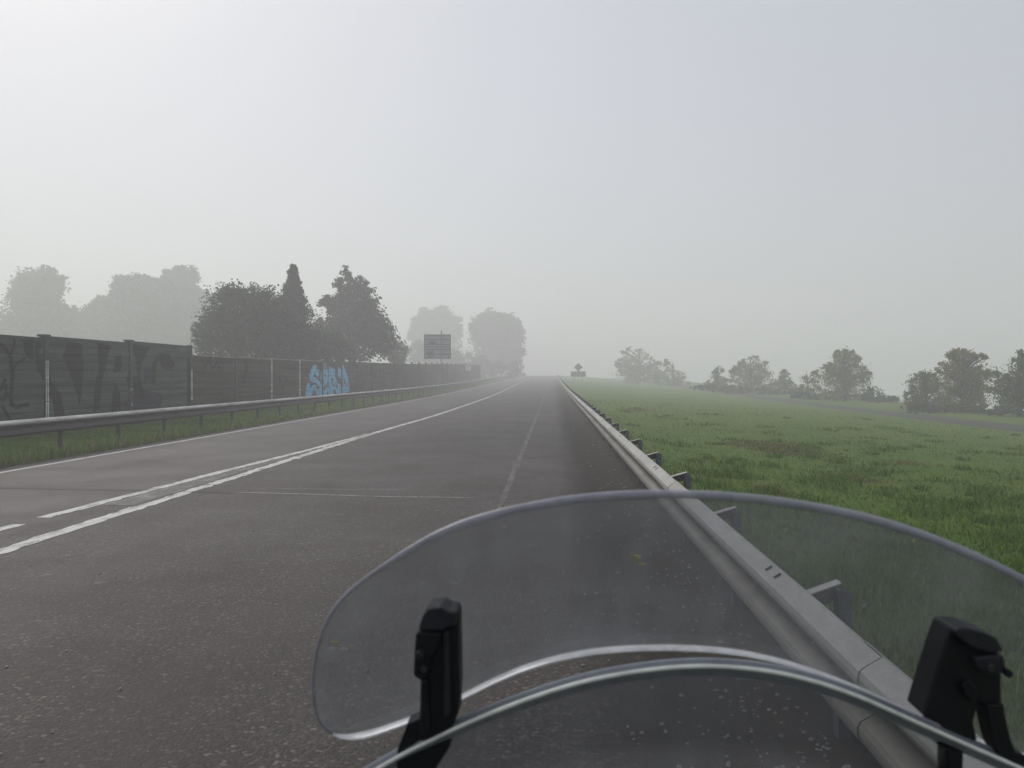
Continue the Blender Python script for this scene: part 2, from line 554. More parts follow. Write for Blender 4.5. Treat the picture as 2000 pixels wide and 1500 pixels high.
ov.inputs[7].default_value = (4.32, 4.42, 4.85, 1)          # the even light of the fog bank above
nt.links.new(hs.outputs[0], ov.inputs[6]); nt.links.new(ov.outputs[2], bg.inputs[0])
bg.inputs[1].default_value = .14
nt.links.new(bg.outputs[0], o_.inputs[0])
sd = bpy.data.lights.new('sun', 'SUN'); sd.energy = 2.3; sd.angle = R(22); sd.color = (1, .96, .90)
so = bpy.data.objects.new('sun', sd); COL.objects.link(so)
sdir = Vector((math.sin(SUN_AZ) * math.cos(SUN_EL), math.cos(SUN_AZ) * math.cos(SUN_EL), math.sin(SUN_EL)))
so.rotation_euler = sdir.to_track_quat('Z', 'Y').to_euler()
so.location = (-20, 20, 40)

# ------------------------------------------------------------------ the land
xs = np.unique(np.concatenate([np.linspace(-330, -60, 28), np.linspace(-60, -14, 24), np.linspace(-14, -9.9, 18), [-9.94, 1.54], np.linspace(-9.5, 1.4, 6),
                               np.linspace(1.56, 9, 60), np.linspace(9, 34, 70), np.linspace(34, 80, 30), np.linspace(80, 330, 16)]))
ys = np.unique(np.concatenate([np.linspace(-50, 0, 12), np.linspace(0, 14, 80), np.linspace(14, 50, 100), np.linspace(50, 140, 90), np.linspace(140, 640, 60)]))
X, Y = np.meshgrid(xs, ys)


def grid_faces(ny, nx):
    i = np.arange(ny * nx).reshape(ny, nx)
    return np.stack([i[:-1, :-1], i[:-1, 1:], i[1:, 1:], i[1:, :-1]], -1).reshape(-1, 4)


kind(mesh('ground', np.stack([X, Y, land_z(X, Y)], -1).reshape(-1, 3), grid_faces(*X.shape), M['land'], smooth=True))


def strip(name, x0, x1, y0, y1, lift, mat, nx=2, step=1.0, xf=None, jag=0, zf=road_z):
    """a sheet along the road; xf(y) shifts it sideways"""
    yy = np.arange(y0, y1 + step * .5, step)
    VX = np.linspace(x0, x1, nx)[None, :].repeat(len(yy), 0)
    if xf is not None:
        VX = VX + np.asarray(xf(yy))[:, None]
    if jag:
        VX = VX + RNG.normal(0, jag, VX.shape)
    YY = yy[:, None].repeat(nx, 1)
    V = np.stack([VX, YY, zf(YY) + lift], -1).reshape(-1, 3)
    return kind(mesh(name, V, grid_faces(len(yy), nx), mat, smooth=True))


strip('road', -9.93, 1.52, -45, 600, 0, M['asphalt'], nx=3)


def lane_z(Y):
    return road_z(Y) - 1.0


strip('side_road', 22.2, 25.2, 5, 260, .02, M['path'], zf=lane_z, step=2)


# painted markings: the solid line on the rider's side, the left line that closes up to it, edge lines
def solid_x(y):
    y = np.asarray(y, float)
    return -5.20 + .25 * sstep((y - 22) / 14) * (1 - sstep((y - 60) / 60)) + np.interp(y, [0, 60, 110, 300], [0, 0, -.1, -.8])


strip('centre_line', -.09, .09, 4, 205, .004, M['white'], xf=solid_x, step=.12, jag=.016)


def left_x(y):
    return np.interp(y, [0, 8, 9.5, 14, 18, 22, 26], [-6.0, -5.96, -5.93, -5.72, -5.48, -5.32, -5.20])


strip('dashed_line', -.08, .08, 9.35, 23.5, .004, M['white'], xf=left_x, step=.12, jag=.011)
strip('dashed_line', -.08, .08, 5.2, 8.95, .004, M['white'], xf=left_x, step=.12, jag=.011)
# worn hatching between the closing lines
hy = np.arange(10.3, 22.5, .15)
hx0, hx1 = left_x(hy) + .11, solid_x(hy) - .14
hv = np.stack([np.stack([hx0, hy, road_z(hy) + .004], -1), np.stack([np.maximum(hx1, hx0 + .01), hy, road_z(hy) + .004], -1)], 1).reshape(-1, 3)
kind(mesh('worn_marking', hv, grid_faces(len(hy), 2), M['worn']))
strip('edge_line', -9.50, -9.37, 4, 230, .004, M['thin'], step=.25, jag=.006)
strip('faded_line', -.71, -.63, 9.5, 170, .004, M['faded'], step=.25, jag=.012)


def cross_strip(name, pts, wd, mat):
    V = []; n = 0
    P = np.array(pts, float)
    t = np.linspace(0, 1, 160)
    s = np.linspace(0, 1, len(P))
    cx, cy = np.interp(t, s, P[:, 0]), np.interp(t, s, P[:, 1])
    cy = cy + .02 * np.cumsum(RNG.normal(0, .25, 160)) * .5
    hw = wd * (.6 + .8 * RNG.random(160)) * np.minimum(1, np.minimum(t, 1 - t) * 12 + .1)
    V = np.stack([np.stack([cx, cy - hw, road_z(cy) + .0045], -1), np.stack([cx, cy + hw, road_z(cy) + .0045], -1)], 1).reshape(-1, 3)
    return kind(mesh(name, V, grid_faces(160, 2), mat))


cross_strip('road_seam', [(-4.6, 11.55), (-3.2, 11.35), (-2.2, 11.2), (-1.0, 11.15)], .025, M['seam'])
cross_strip('road_seam', [(-4.1, 11.95), (-3.0, 11.9), (-2.1, 11.95)], .012, M['seam'])
cross_strip('road_crack', [(-9.2, 11.9), (-7.2, 11.7), (-5.4, 11.62), (-4.4, 11.4)], .012, M['crack'])
cross_strip('road_crack', [(-3.0, 6.0), (-2.3, 6.03), (-1.7, 5.97), (-1.2, 6.06), (-.6, 6.0)], .0022, M['crack'])
cross_strip('road_crack', [(-3.4, 21.0), (-1.5, 21.5), (.6, 21.2)], .05, M['crack'])
cross_strip('road_crack', [(-.66, 16.6), (.2, 16.9), (.9, 16.5)], .03, M['crack'])


# grit on the shoulder and scattered over the lanes
gm = MB()
for i in range(620):
    if i < 540:
        y = 2.5 / (1 - random.random() * .93); x = 1.25 - abs(random.gauss(0, .42))
    else:
        y = 3.2 / (1 - random.random() * .9); x = random.uniform(-5, .6)
    s_ = random.uniform(.004, .011) * (1 + y / 14)
    z = float(road_z(y))
    P = [(x + s_ * math.cos(a) * random.uniform(.6, 1.3), y + s_ * math.sin(a) * random.uniform(.6, 1.3), z + .002) for a in np.linspace(0, 6.283, 6)[:-1]]
    Q = [(x + (p[0] - x) * .6, y + (p[1] - y) * .6, z + s_ * .8) for p in P]
    gm.prism(P, Q)
kind(gm.build('gravel', M['stone']), 'stuff')


# ------------------------------------------------------------------ grass
def blades(x, y, h, wd, tint, lean=.5):
    n = len(x)
    z = land_z(x, y)
    a = RNG.uniform(0, 6.283, n); b = RNG.uniform(0, 6.283, n)
    dx, dy = np.cos(a) * wd / 2, np.sin(a) * wd / 2
    L = RNG.uniform(.1, lean, n) * h
    lx, ly = np.cos(b) * L, np.sin(b) * L
    p0 = np.stack([x - dx, y - dy, z - .01], -1); p1 = np.stack([x + dx, y + dy, z - .01], -1)
    m0 = np.stack([x - dx * .8 + lx * .35, y - dy * .8 + ly * .35, z + h * .6], -1)
    m1 = np.stack([x + dx * .8 + lx * .35, y + dy * .8 + ly * .35, z + h * .6], -1)
    t = np.stack([x + lx, y + ly, z + h], -1)
    V = np.stack([p0, p1, m1, m0, t, t + np.array([0, 0, .0005])], 1).reshape(-1, 3)
    k = np.arange(n)[:, None] * 6
    Fq = np.concatenate([k + np.array([[0, 1, 2, 3]]), k + np.array([[3, 2, 5, 4]])], 0)
    return V, Fq, np.repeat(tint, 6)


def off_bare(x, y):
    k = np.ones(len(x), bool)
    for bx_, by_, _, br_ in BARE:
        k &= ((x - bx_) ** 2 + (y - by_) ** 2 > (br_ * (.55 + .3 * RNG.random(len(x)))) ** 2) | (RNG.random(len(x)) < .12)
    return k


def grass(name, parts):
    Vs, Fs, Ts, b = [], [], [], 0
    for V, Fq, T in parts:
        Vs.append(V); Fs.append(Fq + b); Ts.append(T); b += len(V)
    return kind(mesh(name, np.concatenate(Vs), np.concatenate(Fs), M['grass'], tint=np.concatenate(Ts)), 'stuff')


def field_pts(n, y0, y1):
    y = 1 / RNG.uniform(1 / y1, 1 / y0, n)
    x = RNG.uniform(1.62, np.minimum(21.3, 2.6 + .64 * y), n)
    return x, y


def field_tint(x, y, spread=.2):
    v = .45 + .16 * bumps(x, y, .8) + .12 * bumps(y, x, 2.2) + RNG.normal(0, spread, len(x))
    bare = bumps(x + 3, y * .7, .55) > 1.35
    v = np.where(bare & (RNG.random(len(x)) < .6), .99, np.clip(v, 0, .93))
    return v


parts = []
x, y = field_pts(150000, 1.6, 60)
q = off_bare(x, y) & ((x > 1.95 + .15 * bumps(x, y, 1.5)) | (RNG.random(len(x)) < .12)); x, y = x[q], y[q]
parts.append(blades(x, y, RNG.uniform(.012, .036, len(x)) * (1 + y / 80), .006 * (1 + y / 5), field_tint(x, y), 1.5))
# ranker growth at the foot of the posts
y = 1 / RNG.uniform(1 / 70, 1 / 1.6, 7000); x = 1.42 + np.abs(RNG.normal(0, .35, len(y)))
parts.append(blades(x, y, RNG.uniform(.05, .20, len(x)), .006 * (1 + y / 6), np.clip(RNG.normal(.55, .28, len(x)), 0, 1)))
# darker tussocks in the field
cx, cy = field_pts(420, 5, 48)
k = np.repeat(np.arange(420), 45)
sg = RNG.uniform(.06, .22, 420)[k]
x = np.maximum(cx[k] + RNG.normal(0, 1, len(k)) * sg * 1.4, 1.65); y = cy[k] + RNG.normal(0, 1, len(k)) * sg
parts.append(blades(x, y, RNG.uniform(.05, .13, len(k)), .010 * (1 + y / 9), np.clip(RNG.normal(.30, .15, len(k)), 0, 1), 1.0))
# small broad weeds
cx, cy = field_pts(900, 2.5, 30)
k = np.repeat(np.arange(620), 9)
x = np.maximum(cx[k] + RNG.normal(0, .05, len(k)), 1.7); y = cy[k] + RNG.normal(0, .05, len(k))
parts.append(blades(x, y, RNG.uniform(.03, .08, len(k)), .016 * (1 + y / 14), np.clip(RNG.normal(.62, .15, len(k)), 0, 1), 1.2))
# thin dry stalks
x, y = field_pts(1500, 2.2, 40)
parts.append(blades(x, y, RNG.uniform(.06, .17, len(x)), .0025 * (1 + y / 6), RNG.uniform(.92, 1, len(x)), .8))
y = 1 / RNG.uniform(1 / 40, 1 / 1.8, 900); x = 1.45 + np.abs(RNG.normal(0, .3, len(y)))
parts.append(blades(x, y, RNG.uniform(.05, .22, len(x)), .003 * (1 + y / 7), RNG.uniform(.90, 1, len(x)), 1.0))
# earthy, half-dead growth on the bare patches
for bx_, by_, _, br_ in BARE:
    nn = int(500 * br_)
    x = np.maximum(bx_ + RNG.normal(0, br_ * .45, nn), 1.7); y = by_ + RNG.normal(0, br_ * .45, nn)
    parts.append(blades(x, y, RNG.uniform(.02, .07, nn), .007 * (1 + y / 9), np.where(RNG.random(nn) < .55, RNG.uniform(.96, 1, nn), RNG.uniform(0, .3, nn)), 1.6))
grass('grass', parts)
parts = []
y = 1 / RNG.uniform(1 / 120, 1 / 11, 60000); x = -10.5 - RNG.random(len(y)) ** .9 * 2.5
v = np.clip(.5 + .14 * bumps(x, y, 1.4) + RNG.normal(0, .2, len(x)), 0, .97)
parts.append(blades(x, y, RNG.uniform(.03, .085, len(x)), .010 * (1 + y / 14), v, 1.2))
y = 1 / RNG.uniform(1 / 60, 1 / 11, 3500); x = -9.9 - np.abs(RNG.normal(0, .22, len(y)))
parts.append(blades(x, y, RNG.uniform(.06, .28, len(x)), .012 * (1 + y / 20), np.clip(RNG.normal(.6, .3, len(x)), 0, 1), .8))
grass('grass', parts)


# ------------------------------------------------------------------ guard rails
PROFILE = [(0, .312), (.010, .312), (.058, .283), (.078, .266), (.083, .245), (.083, .226), (.076, .208), (.020, .178), (.004, .166),
           (.004, .146), (.020, .134), (.076, .104), (.083, .086), (.083, .067), (.078, .046), (.058, .029), (.010, 0), (0, 0)]


def w_beam(x_back, sgn, z_low, y0, y1, mat, parent, last=False):
    """one rail length; its near end laps 3 mm proud over the one before"""
    mb = MB()
    st = np.linspace(y0, y1, 7)
    st = np.concatenate([[y0 - .16], st]); pr = [.0045] * 2 + [0.0] * 6
    rows = []
    for yy, e in zip(st, pr):
        rows.append([(x_back + sgn * (d + e), yy, float(road_z(yy)) + z_low + h) for d, h in PROFILE])
    n = len(PROFILE)
    front = [p for r in rows for p in r]
    back = [(p[0] - sgn * .004, p[1], p[2] - .001) for p in front]
    N = len(rows)
    Fc = []
    for i in range(N - 1):
        for k in range(n - 1):
            a = i * n + k
            Fc.append((a, a + 1, a + n + 1, a + n))
            b = N * n + a
            Fc.append((b, b + n, b + n + 1, b + 1))
    for i in range(N - 1):
        for k in (0, n - 1):
            a = i * n + k
            Fc.append((a, a + n, N * n + a + n, N * n + a))
    for i in (0, N - 1):
        for k in range(n - 1):
            a = i * n + k
            Fc.append((a, N * n + a, N * n + a + 1, a + 1))
    mb.add(front + back, Fc)
    # lap bolts and the pairs of slots on the upper face
    zc = float(road_z(y0)) + z_low
    for dy in (-.10, -.03):
        for hh in (.150, .160):
            pass
    for dy in (-.12, -.03):
        mb.box(x_back + sgn * .006, x_back + sgn * .016, y0 + dy - .012, y0 + dy + .012, zc + .146, zc + .168, 1)
    ym = y0 + 1.05
    zm = float(road_z(ym)) + z_low
    for dy in (-.075, .075):
        for (d0, h0), (d1, h1) in (((.022, .3085), (.052, .2903)),):
            P = [(x_back + sgn * d0, ym + dy - .011, zm + h0), (x_back + sgn * d0, ym + dy + .011, zm + h0),
                 (x_back + sgn * d1, ym + dy + .011, zm + h1), (x_back + sgn * d1, ym + dy - .011, zm + h1)]
            mb.prism(P, [(p[0], p[1], p[2] + .0025) for p in P], 1)
    o = mb.build('beam', [mat, M['slot']], parent)
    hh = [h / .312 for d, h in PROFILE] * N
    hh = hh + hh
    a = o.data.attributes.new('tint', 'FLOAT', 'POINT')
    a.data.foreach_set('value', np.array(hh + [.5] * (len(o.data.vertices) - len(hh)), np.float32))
    return o


def rail_post(x, sgn, y, xb, zl, top, mat, parent, deep=True):
    g = float(road_z(y))
    mb = MB()
    # rolled C section, open away from the road
    mb.box(x - .004, x + .004, y - .04, y + .04, g - .15, g + top - .02)
    for s in (-1, 1):
        mb.box(min(x, x - sgn * .055), max(x, x - sgn * .055), y + s * .04 - (.006 if s > 0 else 0), y + s * .04 + (.006 if s < 0 else 0), g - .15, g + top - .022)
    p = mb.build('post', mat, parent)
    b = MB()
    # folded spacer: a pale top plate rising to the post, darker cheeks below it
    xa, xc = xb - sgn * .006, x - sgn * .03
    za, zc, ya, yc = g + top - .06, g + top - .002, y - .05, y + .06
    T = [(xa, ya - .035, za), (xa, ya + .035, za), (xc, yc + .035, zc), (xc, yc - .035, zc)]
    b.prism([(p[0], p[1], p[2] - .006) for p in T], T)
    for k in ((0, 3), (1, 2)):
        P = [T[k[0]], T[k[1]]]
        e = .004 if k[0] == 0 else -.004
        Q = [(P[0][0], P[0][1], P[0][2] - .007), (P[1][0], P[1][1], P[1][2] - .007), (P[1][0], P[1][1], P[1][2] - .08), (P[0][0], P[0][1], P[0][2] - .04)]
        b.prism(Q, [(q[0], q[1] + e, q[2]) for q in Q], 1)
    b.build('spacer', [M['spacer'] if deep else mat, M['postdark']], p)
    return p


gr = tag(empty('guard_rail', (1.2, 3, 0)), 'pale weathered steel guard rail running along the grass field on the right', 'guard rail')
i = 0
y0 = -2.0 + .45
while y0 < 230:
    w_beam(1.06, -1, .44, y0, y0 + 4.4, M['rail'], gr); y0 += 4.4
y = 3.85 - 2.2
while y < 212:
    rail_post(1.30, -1, y, 1.06, .44, .70, M['post'], gr); y += 2.2
gl = tag(empty('guard_rail', (-10.3, 10, 0)), 'grimy steel guard rail in front of the graffiti covered noise barrier', 'guard rail')
y0 = 9.0
while y0 < 235:
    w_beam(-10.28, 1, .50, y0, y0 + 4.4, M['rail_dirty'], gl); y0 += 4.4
y = 12.35
while y < 235:
    rail_post(-10.42, 1, y, -10.28, .50, .72, M['postdark'], gl, False); y += 2.35


# ------------------------------------------------------------------ noise barrier
def inside(P, poly):
    x, y = P[..., 0], P[..., 1]
    r = np.zeros(x.shape, bool)
    n = len(poly)
    for i in range(n):
        (x0, y0), (x1, y1) = poly[i], poly[(i + 1) % n]
        c = ((y0 > y) != (y1 > y)) & (x < (x1 - x0) * (y - y0) / (y1 - y0 + 1e-9) + x0)
        r ^= c
    return r


def near_line(P, line, wd):
    best = np.full(P.shape[:-1], 1e9)
    for a, b in zip(line[:-1], line[1:]):
        a = np.array(a, float); b = np.array(b, float)
        d = b - a
        t = np.clip(((P - a) @ d) / (d @ d), 0, 1)
        best = np.minimum(best, np.linalg.norm(P - (a + t[..., None] * d), axis=-1))
    return best < wd


def A(pts):   # measured on the 4x enlargement of the near panels
    return [(x / 4, 620 + y / 4) for x, y in pts]


def B(pts):   # measured on the 15x enlargement of the blue piece
    return [(580 + x / 15, 695 + y / 15) for x, y in pts]


NEAR = [
    ('l', A([(0, 205), (55, 255), (85, 310), (98, 420), (95, 520), (80, 620), (92, 680), (130, 700), (215, 680)]), 4.0, 'ink'),
    ('l', A([(115, 175), (112, 230), (80, 290)]), 3.0, 'ink'), ('l', A([(190, 320), (140, 360), (100, 400)]), 3.0, 'ink'),
    ('l', A([(0, 570), (40, 490), (50, 590), (30, 640), (0, 630)]), 3.5, 'ink'), ('l', A([(20, 700), (60, 760), (90, 830)]), 3, 'ink'),
    ('p', A([(180, 175), (265, 165), (262, 330), (215, 320), (185, 260)]), 0, 'ink'),
    ('p', A([(272, 180), (330, 190), (300, 290), (380, 380), (400, 500), (470, 590), (500, 720), (515, 800), (430, 800), (410, 660), (330, 480), (285, 400), (270, 300)]), 0, 'ink'),
    ('p', A([(520, 195), (640, 200), (655, 380), (640, 560), (625, 705), (600, 600), (560, 480), (520, 380), (485, 300), (510, 260)]), 0, 'ink'),
    ('p', A([(765, 205), (865, 215), (825, 380), (800, 480), (790, 600), (780, 700), (725, 765), (740, 560), (770, 400)]), 0, 'ink'),
    ('p', A([(900, 310), (950, 290), (950, 425), (885, 430)]), 0, 'ink'),
    ('p', A([(893, 480), (940, 600), (940, 780), (865, 770), (880, 600)]), 0, 'ink'),
    ('p', A([(970, 660), (1100, 560), (1290, 600), (1250, 700), (970, 760)]), 0, 'ink_blue'),
    ('p', A([(1015, 210), (1175, 225), (1110, 360), (1092, 450), (1112, 540), (1150, 660), (1060, 600), (1000, 560), (985, 470), (1070, 460), (1060, 330)]), 0, 'ink'),
    ('l', A([(1200, 500), (1205, 360), (1250, 300), (1310, 300), (1350, 370)]), 4.0, 'ink'),
    ('p', A([(1240, 310), (1290, 280), (1330, 340), (1350, 420), (1270, 400)]), 0, 'ink'),
    ('p', A([(1120, 400), (1190, 380), (1200, 460), (1130, 520)]), 0, 'ink_blue'),
    ('p', A([(1460, 310), (1500, 340), (1490, 720), (1460, 730)]), 0, 'ink'),
]
BLUE = [
    ('p', B([(225, 1310), (290, 790), (330, 600), (430, 330), (500, 240), (600, 270), (680, 400), (730, 380), (780, 190), (840, 190), (890, 300), (930, 320), (1000, 330), (1120, 370), (1180, 500), (1190, 310), (1270, 340), (1350, 250), (1430, 380), (1500, 560), (1520, 760), (1560, 850), (1550, 1040), (1450, 1070), (1430, 1190), (1330, 1210), (800, 1310)]), 0, 'g_navy'),
    ('p', B([(600, 640), (660, 600), (690, 760), (620, 740)]), 0, 'g_brown'),
    ('p', B([(400, 430), (490, 262), (575, 258), (610, 400), (650, 450), (645, 590), (600, 630), (520, 520), (500, 620), (580, 660), (695, 800), (660, 890), (540, 790), (375, 735), (370, 600), (345, 530), (415, 560)]), 0, 'g_light'),
    ('p', B([(300, 795), (385, 795), (375, 930), (400, 930), (510, 845), (565, 900), (480, 1030), (400, 1250), (320, 1310), (240, 1310), (255, 1010)]), 0, 'g_light'),
    ('p', B([(515, 880), (620, 1010), (640, 1000), (660, 880), (705, 820), (705, 1265), (640, 1285), (570, 1150), (515, 1010)]), 0, 'g_teal'),
    ('p', B([(735, 440), (760, 270), (810, 215), (865, 290), (915, 460), (915, 680), (885, 760), (905, 860), (850, 820), (780, 930), (760, 1060), (830, 980), (880, 875), (905, 1010), (815, 1255), (695, 1275), (690, 880), (790, 780), (695, 700), (695, 580), (715, 470)]), 0, 'g_light'),
    ('p', B([(720, 690), (785, 680), (775, 765), (720, 775)]), 0, 'g_navy'), ('p', B([(815, 530), (855, 560), (845, 690)]), 0, 'g_navy'),
    ('p', B([(775, 205), (840, 205), (865, 300), (890, 420), (760, 400), (755, 300)]), 0, 'g_lilac'),
    ('p', B([(935, 325), (1000, 350), (1105, 375), (1115, 620), (1165, 700), (1175, 840), (1100, 855), (1050, 790), (1030, 700), (1010, 600), (1000, 740), (1060, 900), (1120, 860), (1180, 960), (1205, 1200), (1130, 1000), (1090, 960), (1070, 1060), (1080, 1215), (975, 1220), (900, 1030), (900, 880), (980, 1000), (925, 800), (930, 560)]), 0, 'g_light'),
    ('p', B([(900, 1040), (1000, 1040), (1060, 1100), (1060, 1215), (975, 1220)]), 0, 'g_teal'),
    ('p', B([(1195, 320), (1245, 360), (1262, 400), (1350, 270), (1405, 400), (1455, 520), (1495, 640), (1505, 780), (1535, 860), (1525, 1045), (1440, 1062), (1420, 1155), (1195, 1185), (1185, 1000), (1195, 795), (1255, 830), (1290, 900), (1350, 760), (1270, 640), (1195, 640)]), 0, 'g_light'),
    ('p', B([(1200, 900), (1300, 920), (1420, 960), (1410, 1150), (1200, 1180)]), 0, 'g_teal'),
    ('p', B([(1355, 550), (1400, 640), (1415, 800), (1385, 860), (1375, 640)]), 0, 'g_navy'), ('p', B([(1205, 680), (1265, 680), (1275, 795), (1205, 785)]), 0, 'g_purple'),
    ('p', B([(1280, 790), (1385, 800), (1370, 900), (1310, 920)]), 0, 'g_lilac'), ('p', B([(1400, 800), (1500, 800), (1510, 900), (1420, 920)]), 0, 'g_lilac'),
    ('p', B([(1330, 1100), (1420, 1080), (1430, 1180), (1340, 1190)]), 0, 'g_purple'),
    ('p', B([(215, 640), (280, 605), (310, 720), (280, 775), (215, 745)]), 0, 'g_red'), ('p', B([(320, 600), (372, 590), (382, 765), (305, 785)]), 0, 'g_purple'),
    ('p', B([(1025, 665), (1065, 665), (1065, 745), (1025, 745)]), 0, 'g_yellow'),
    ('l', B([(545, 440), (630, 440)]), .5, 'g_navy'), ('l', B([(700, 580), (1010, 590)]), .4, 'g_navy'), ('l', B([(240, 1010), (480, 1015)]), .4, 'g_navy'), ('l', B([(560, 290), (600, 400)]), .6, 'g_navy'),
    ('l', B([(1040, 850), (1180, 850)]), .5, 'g_navy'), ('p', B([(510, 500), (560, 570), (570, 660), (500, 610)]), 0, 'g_navy'),
]
FARTAG = [('l', [(700, 752), (706, 722), (712, 750), (718, 724)], 1.0, 'ink'), ('l', [(722, 730), (728, 724), (734, 732), (730, 748), (724, 744)], 1.0, 'ink'),
          ('l', [(742, 724), (742, 750), (750, 748)], 1.0, 'ink'), ('p', [(909, 714), (913, 712), (920, 716), (920, 724), (911, 724)], 0, 'bar_post_pale'),
          ('l', [(478, 702), (482, 720), (474, 745)], 3.5, 'ink'), ('l', [(375, 704), (372, 720), (378, 738)], 2.0, 'ink'),
          ('l', [(545, 735), (552, 762), (560, 740)], 1.5, 'ink'), ('l', [(400, 716), (408, 700), (414, 722), (424, 706), (430, 724)], 1.2, 'ink')]

WX = -13.0
SP = 4.25
FIRST = 20.6 - SP


def barrier_panel(y0, y1, z0, z1, base, art, parent, cell):
    pitch = .215
    nz = max(2, int(round((z1 - z0) / pitch)))
    prof = []
    sub = max(1, int(round(.16 / cell[1])))
    hp = (z1 - z0) / nz
    for k in range(nz):
        b = z0 + k * hp
        prof += [(-.022, b), (0.0, b + .018)]
        prof += [(0.0 + .008 * math.sin(math.pi * j / sub), b + .018 + (hp - .036) * j / sub) for j in range(1, sub)]
        prof += [(0.0, b + hp - .018)]
    prof += [(-.022, z1)]
    ny = max(2, int(round((y1 - y0) / cell[0])))
    yy = np.linspace(y0, y1, ny + 1)
    zs = np.array([p[1] for p in prof]); ds = np.array([p[0] for p in prof])
    Y, Z = np.meshgrid(yy, zs)
    Xp = WX + ds[:, None] + np.zeros_like(Y)
    V = np.stack([Xp, Y, Z], -1).reshape(-1, 3)
    Fq = grid_faces(*Y.shape)
    C = V[Fq].mean(1)
    px = to_px(C)
    px = px + np.stack([bumps(C[:, 1], C[:, 2], 3.0), bumps(C[:, 2], C[:, 1], 4.0)], -1) * .35
    mats = [base]; idx = np.zeros(len(Fq), int); names = {}
    for ty, sh, wd, m in art:
        hit = inside(px, sh) if ty == 'p' else near_line(px, sh, wd)
        if hit.any():
            if m not in names:
                names[m] = len(mats); mats.append(M[m])
            idx[hit] = names[m]
    # back and rim close the board
    nb = len(V)
    bx = WX - .09
    Vb = np.array([(bx, y0, z0), (bx, y1, z0), (bx, y1, z1), (bx, y0, z1), (WX - .022, y0, z0), (WX - .022, y1, z0), (WX - .022, y1, z1), (WX - .022, y0, z1)])
    Fb = np.array([(0, 1, 2, 3), (0, 4, 5, 1), (3, 2, 6, 7), (0, 3, 7, 4), (1, 5, 6, 2)]) + nb
    return mesh('panel', np.concatenate([V, Vb]), np.concatenate([Fq, Fb]), mats, parent, np.concatenate([idx, np.zeros(5, int)]))


def base_z(y):
    return float(road_z(y)) * 1.02


NP = 31
tall = tag(empty('noise_barrier', (WX, FIRST, 0)), 'taller greenish noise barrier with big black graffiti letters, nearest the camera', 'noise barrier')
low = tag(empty('noise_barrier', (WX, 29.4, 0)), 'lower brownish noise barrier bearing the pale blue graffiti piece', 'noise barrier')
for i in range(-1, NP):
    ya = FIRST + i * SP
    yb = ya + SP
    isT = i < 3
    par = tall if isT else low
    ym = (ya + yb) / 2
    zt = base_z(ym)
    top = (2.61 + .012 * (ym - 20)) if isT else (2.38 + min(.45, .0062 * (ym - 30)) + zt * 1.0)
    cell = (.05, .026) if ym < 55 else (.25, .16)
    art = NEAR if isT else (BLUE + FARTAG)
    if not isT and not (38 < ym < 60):
        art = FARTAG
    barrier_panel(ya + .07, yb - .07, zt - .1, top, M['panel_green'] if isT else M['panel_brown'], art, par, cell)
    # cap strip
    cb = MB(); cb.box(WX - .10, WX + .015, ya + .07, yb - .07, top, top + .045)
    cb.build('cap_strip', M['bar_post'] if isT else (M['cap'] if i in (3, 4, 5, 6) else M['panel_brown']), par)
for i in range(-1, NP + 1):
    y = FIRST + i * SP
    isT = i <= 3
    par = tall if isT else low
    ytop = y - .1 if i == 3 else y
    zt = base_z(y)
    top = (2.61 + .012 * (y - 20)) if isT else (2.38 + min(.45, .0062 * (y - 30)) + zt)
    ht = top + (.05 if isT or i < 12 else .13)
    mb = MB()
    mb.box(WX - .10, WX + .05, y - .012, y + .012, zt - .2, ht)
    mb.box(WX + .022, WX + .045, y - .075, y + .075, zt - .2, ht - .002)
    mb.box(WX - .115, WX - .095, y - .075, y + .075, zt - .2, ht - .002)
    p = mb.build('post', M['bar_post'] if i not in (5, 6) else M['bar_post_pale'], par)
    if i in (1, 2) or i > 13:
        cb = MB(); s_ = .14 if i < 3 else .11
        cb.box(WX - .13, WX + .07, y - s_, y + s_, ht, ht + (.055 if i < 3 else .08))
        cb.build('post_cap', M['bar_post'], p)
    if i in (1, 2, 3):
        # flaking pale paint left on the post's face
        cb = MB()
        for z0, z1 in ({1: [(.35, 1.0), (1.02, 1.55), (1.57, 2.05)], 2: [(.30, .42), (.75, .82), (1.22, 1.28)], 3: [(.8, 1.05), (1.07, 1.55), (1.57, 1.9)]}[i]):
            cb.box(WX + .0455, WX + .049, y - (.055 if i != 2 else .02), y + .07, z0, z1)
        cb.build('paint_flake', M['bar_post_pale'], p)

# ------------------------------------------------------------------ signs
SY = 80.0
z0 = float(road_z(SY))
c0 = at_depth(829, 653.5, SY); c1 = at_depth(880, 700.5, SY)
px_ = at_depth(862.5, 700, SY)[0]
sg = tag(empty('direction_sign', (px_, SY, z0)), 'big rectangular road sign seen from behind, scribbled with graffiti, on one pole by the barrier', 'road sign')
mb = MB(); mb.box(c0[0], c1[0], SY - .02, SY + .02, c1[2], c0[2])
pn = mb.build('sign_panel', M['alu'], sg)
hgt = c0[2] - c1[2]
mb = MB()
for f, hw in ((.018, .05), (.213, .045), (.41, .045), (.52, .035), (.625, .045), (.815, .045), (.985, .05)):
    zc = c0[2] - hgt * f
    mb.box(c0[0] + .002, c1[0] - .002, SY - .07, SY - .021, zc - hw, zc + hw)
mb.build('rib', M['alu_dark'], pn)
mb = MB()
mb.box(c0[0] - .03, c0[0] + .03, SY - .075, SY - .0215, c1[2] - .01, c0[2] + .01); mb.box(c1[0] - .03, c1[0] + .03, SY - .075, SY - .0215, c1[2] - .01, c0[2] + .01)
mb.build('frame', M['alu_dark'], pn)
mb = MB()


def Z2(x, y):
    p = at_depth(820 + x / 12.5, 640 + y / 12.5, SY - .024)
    return Vector(p)


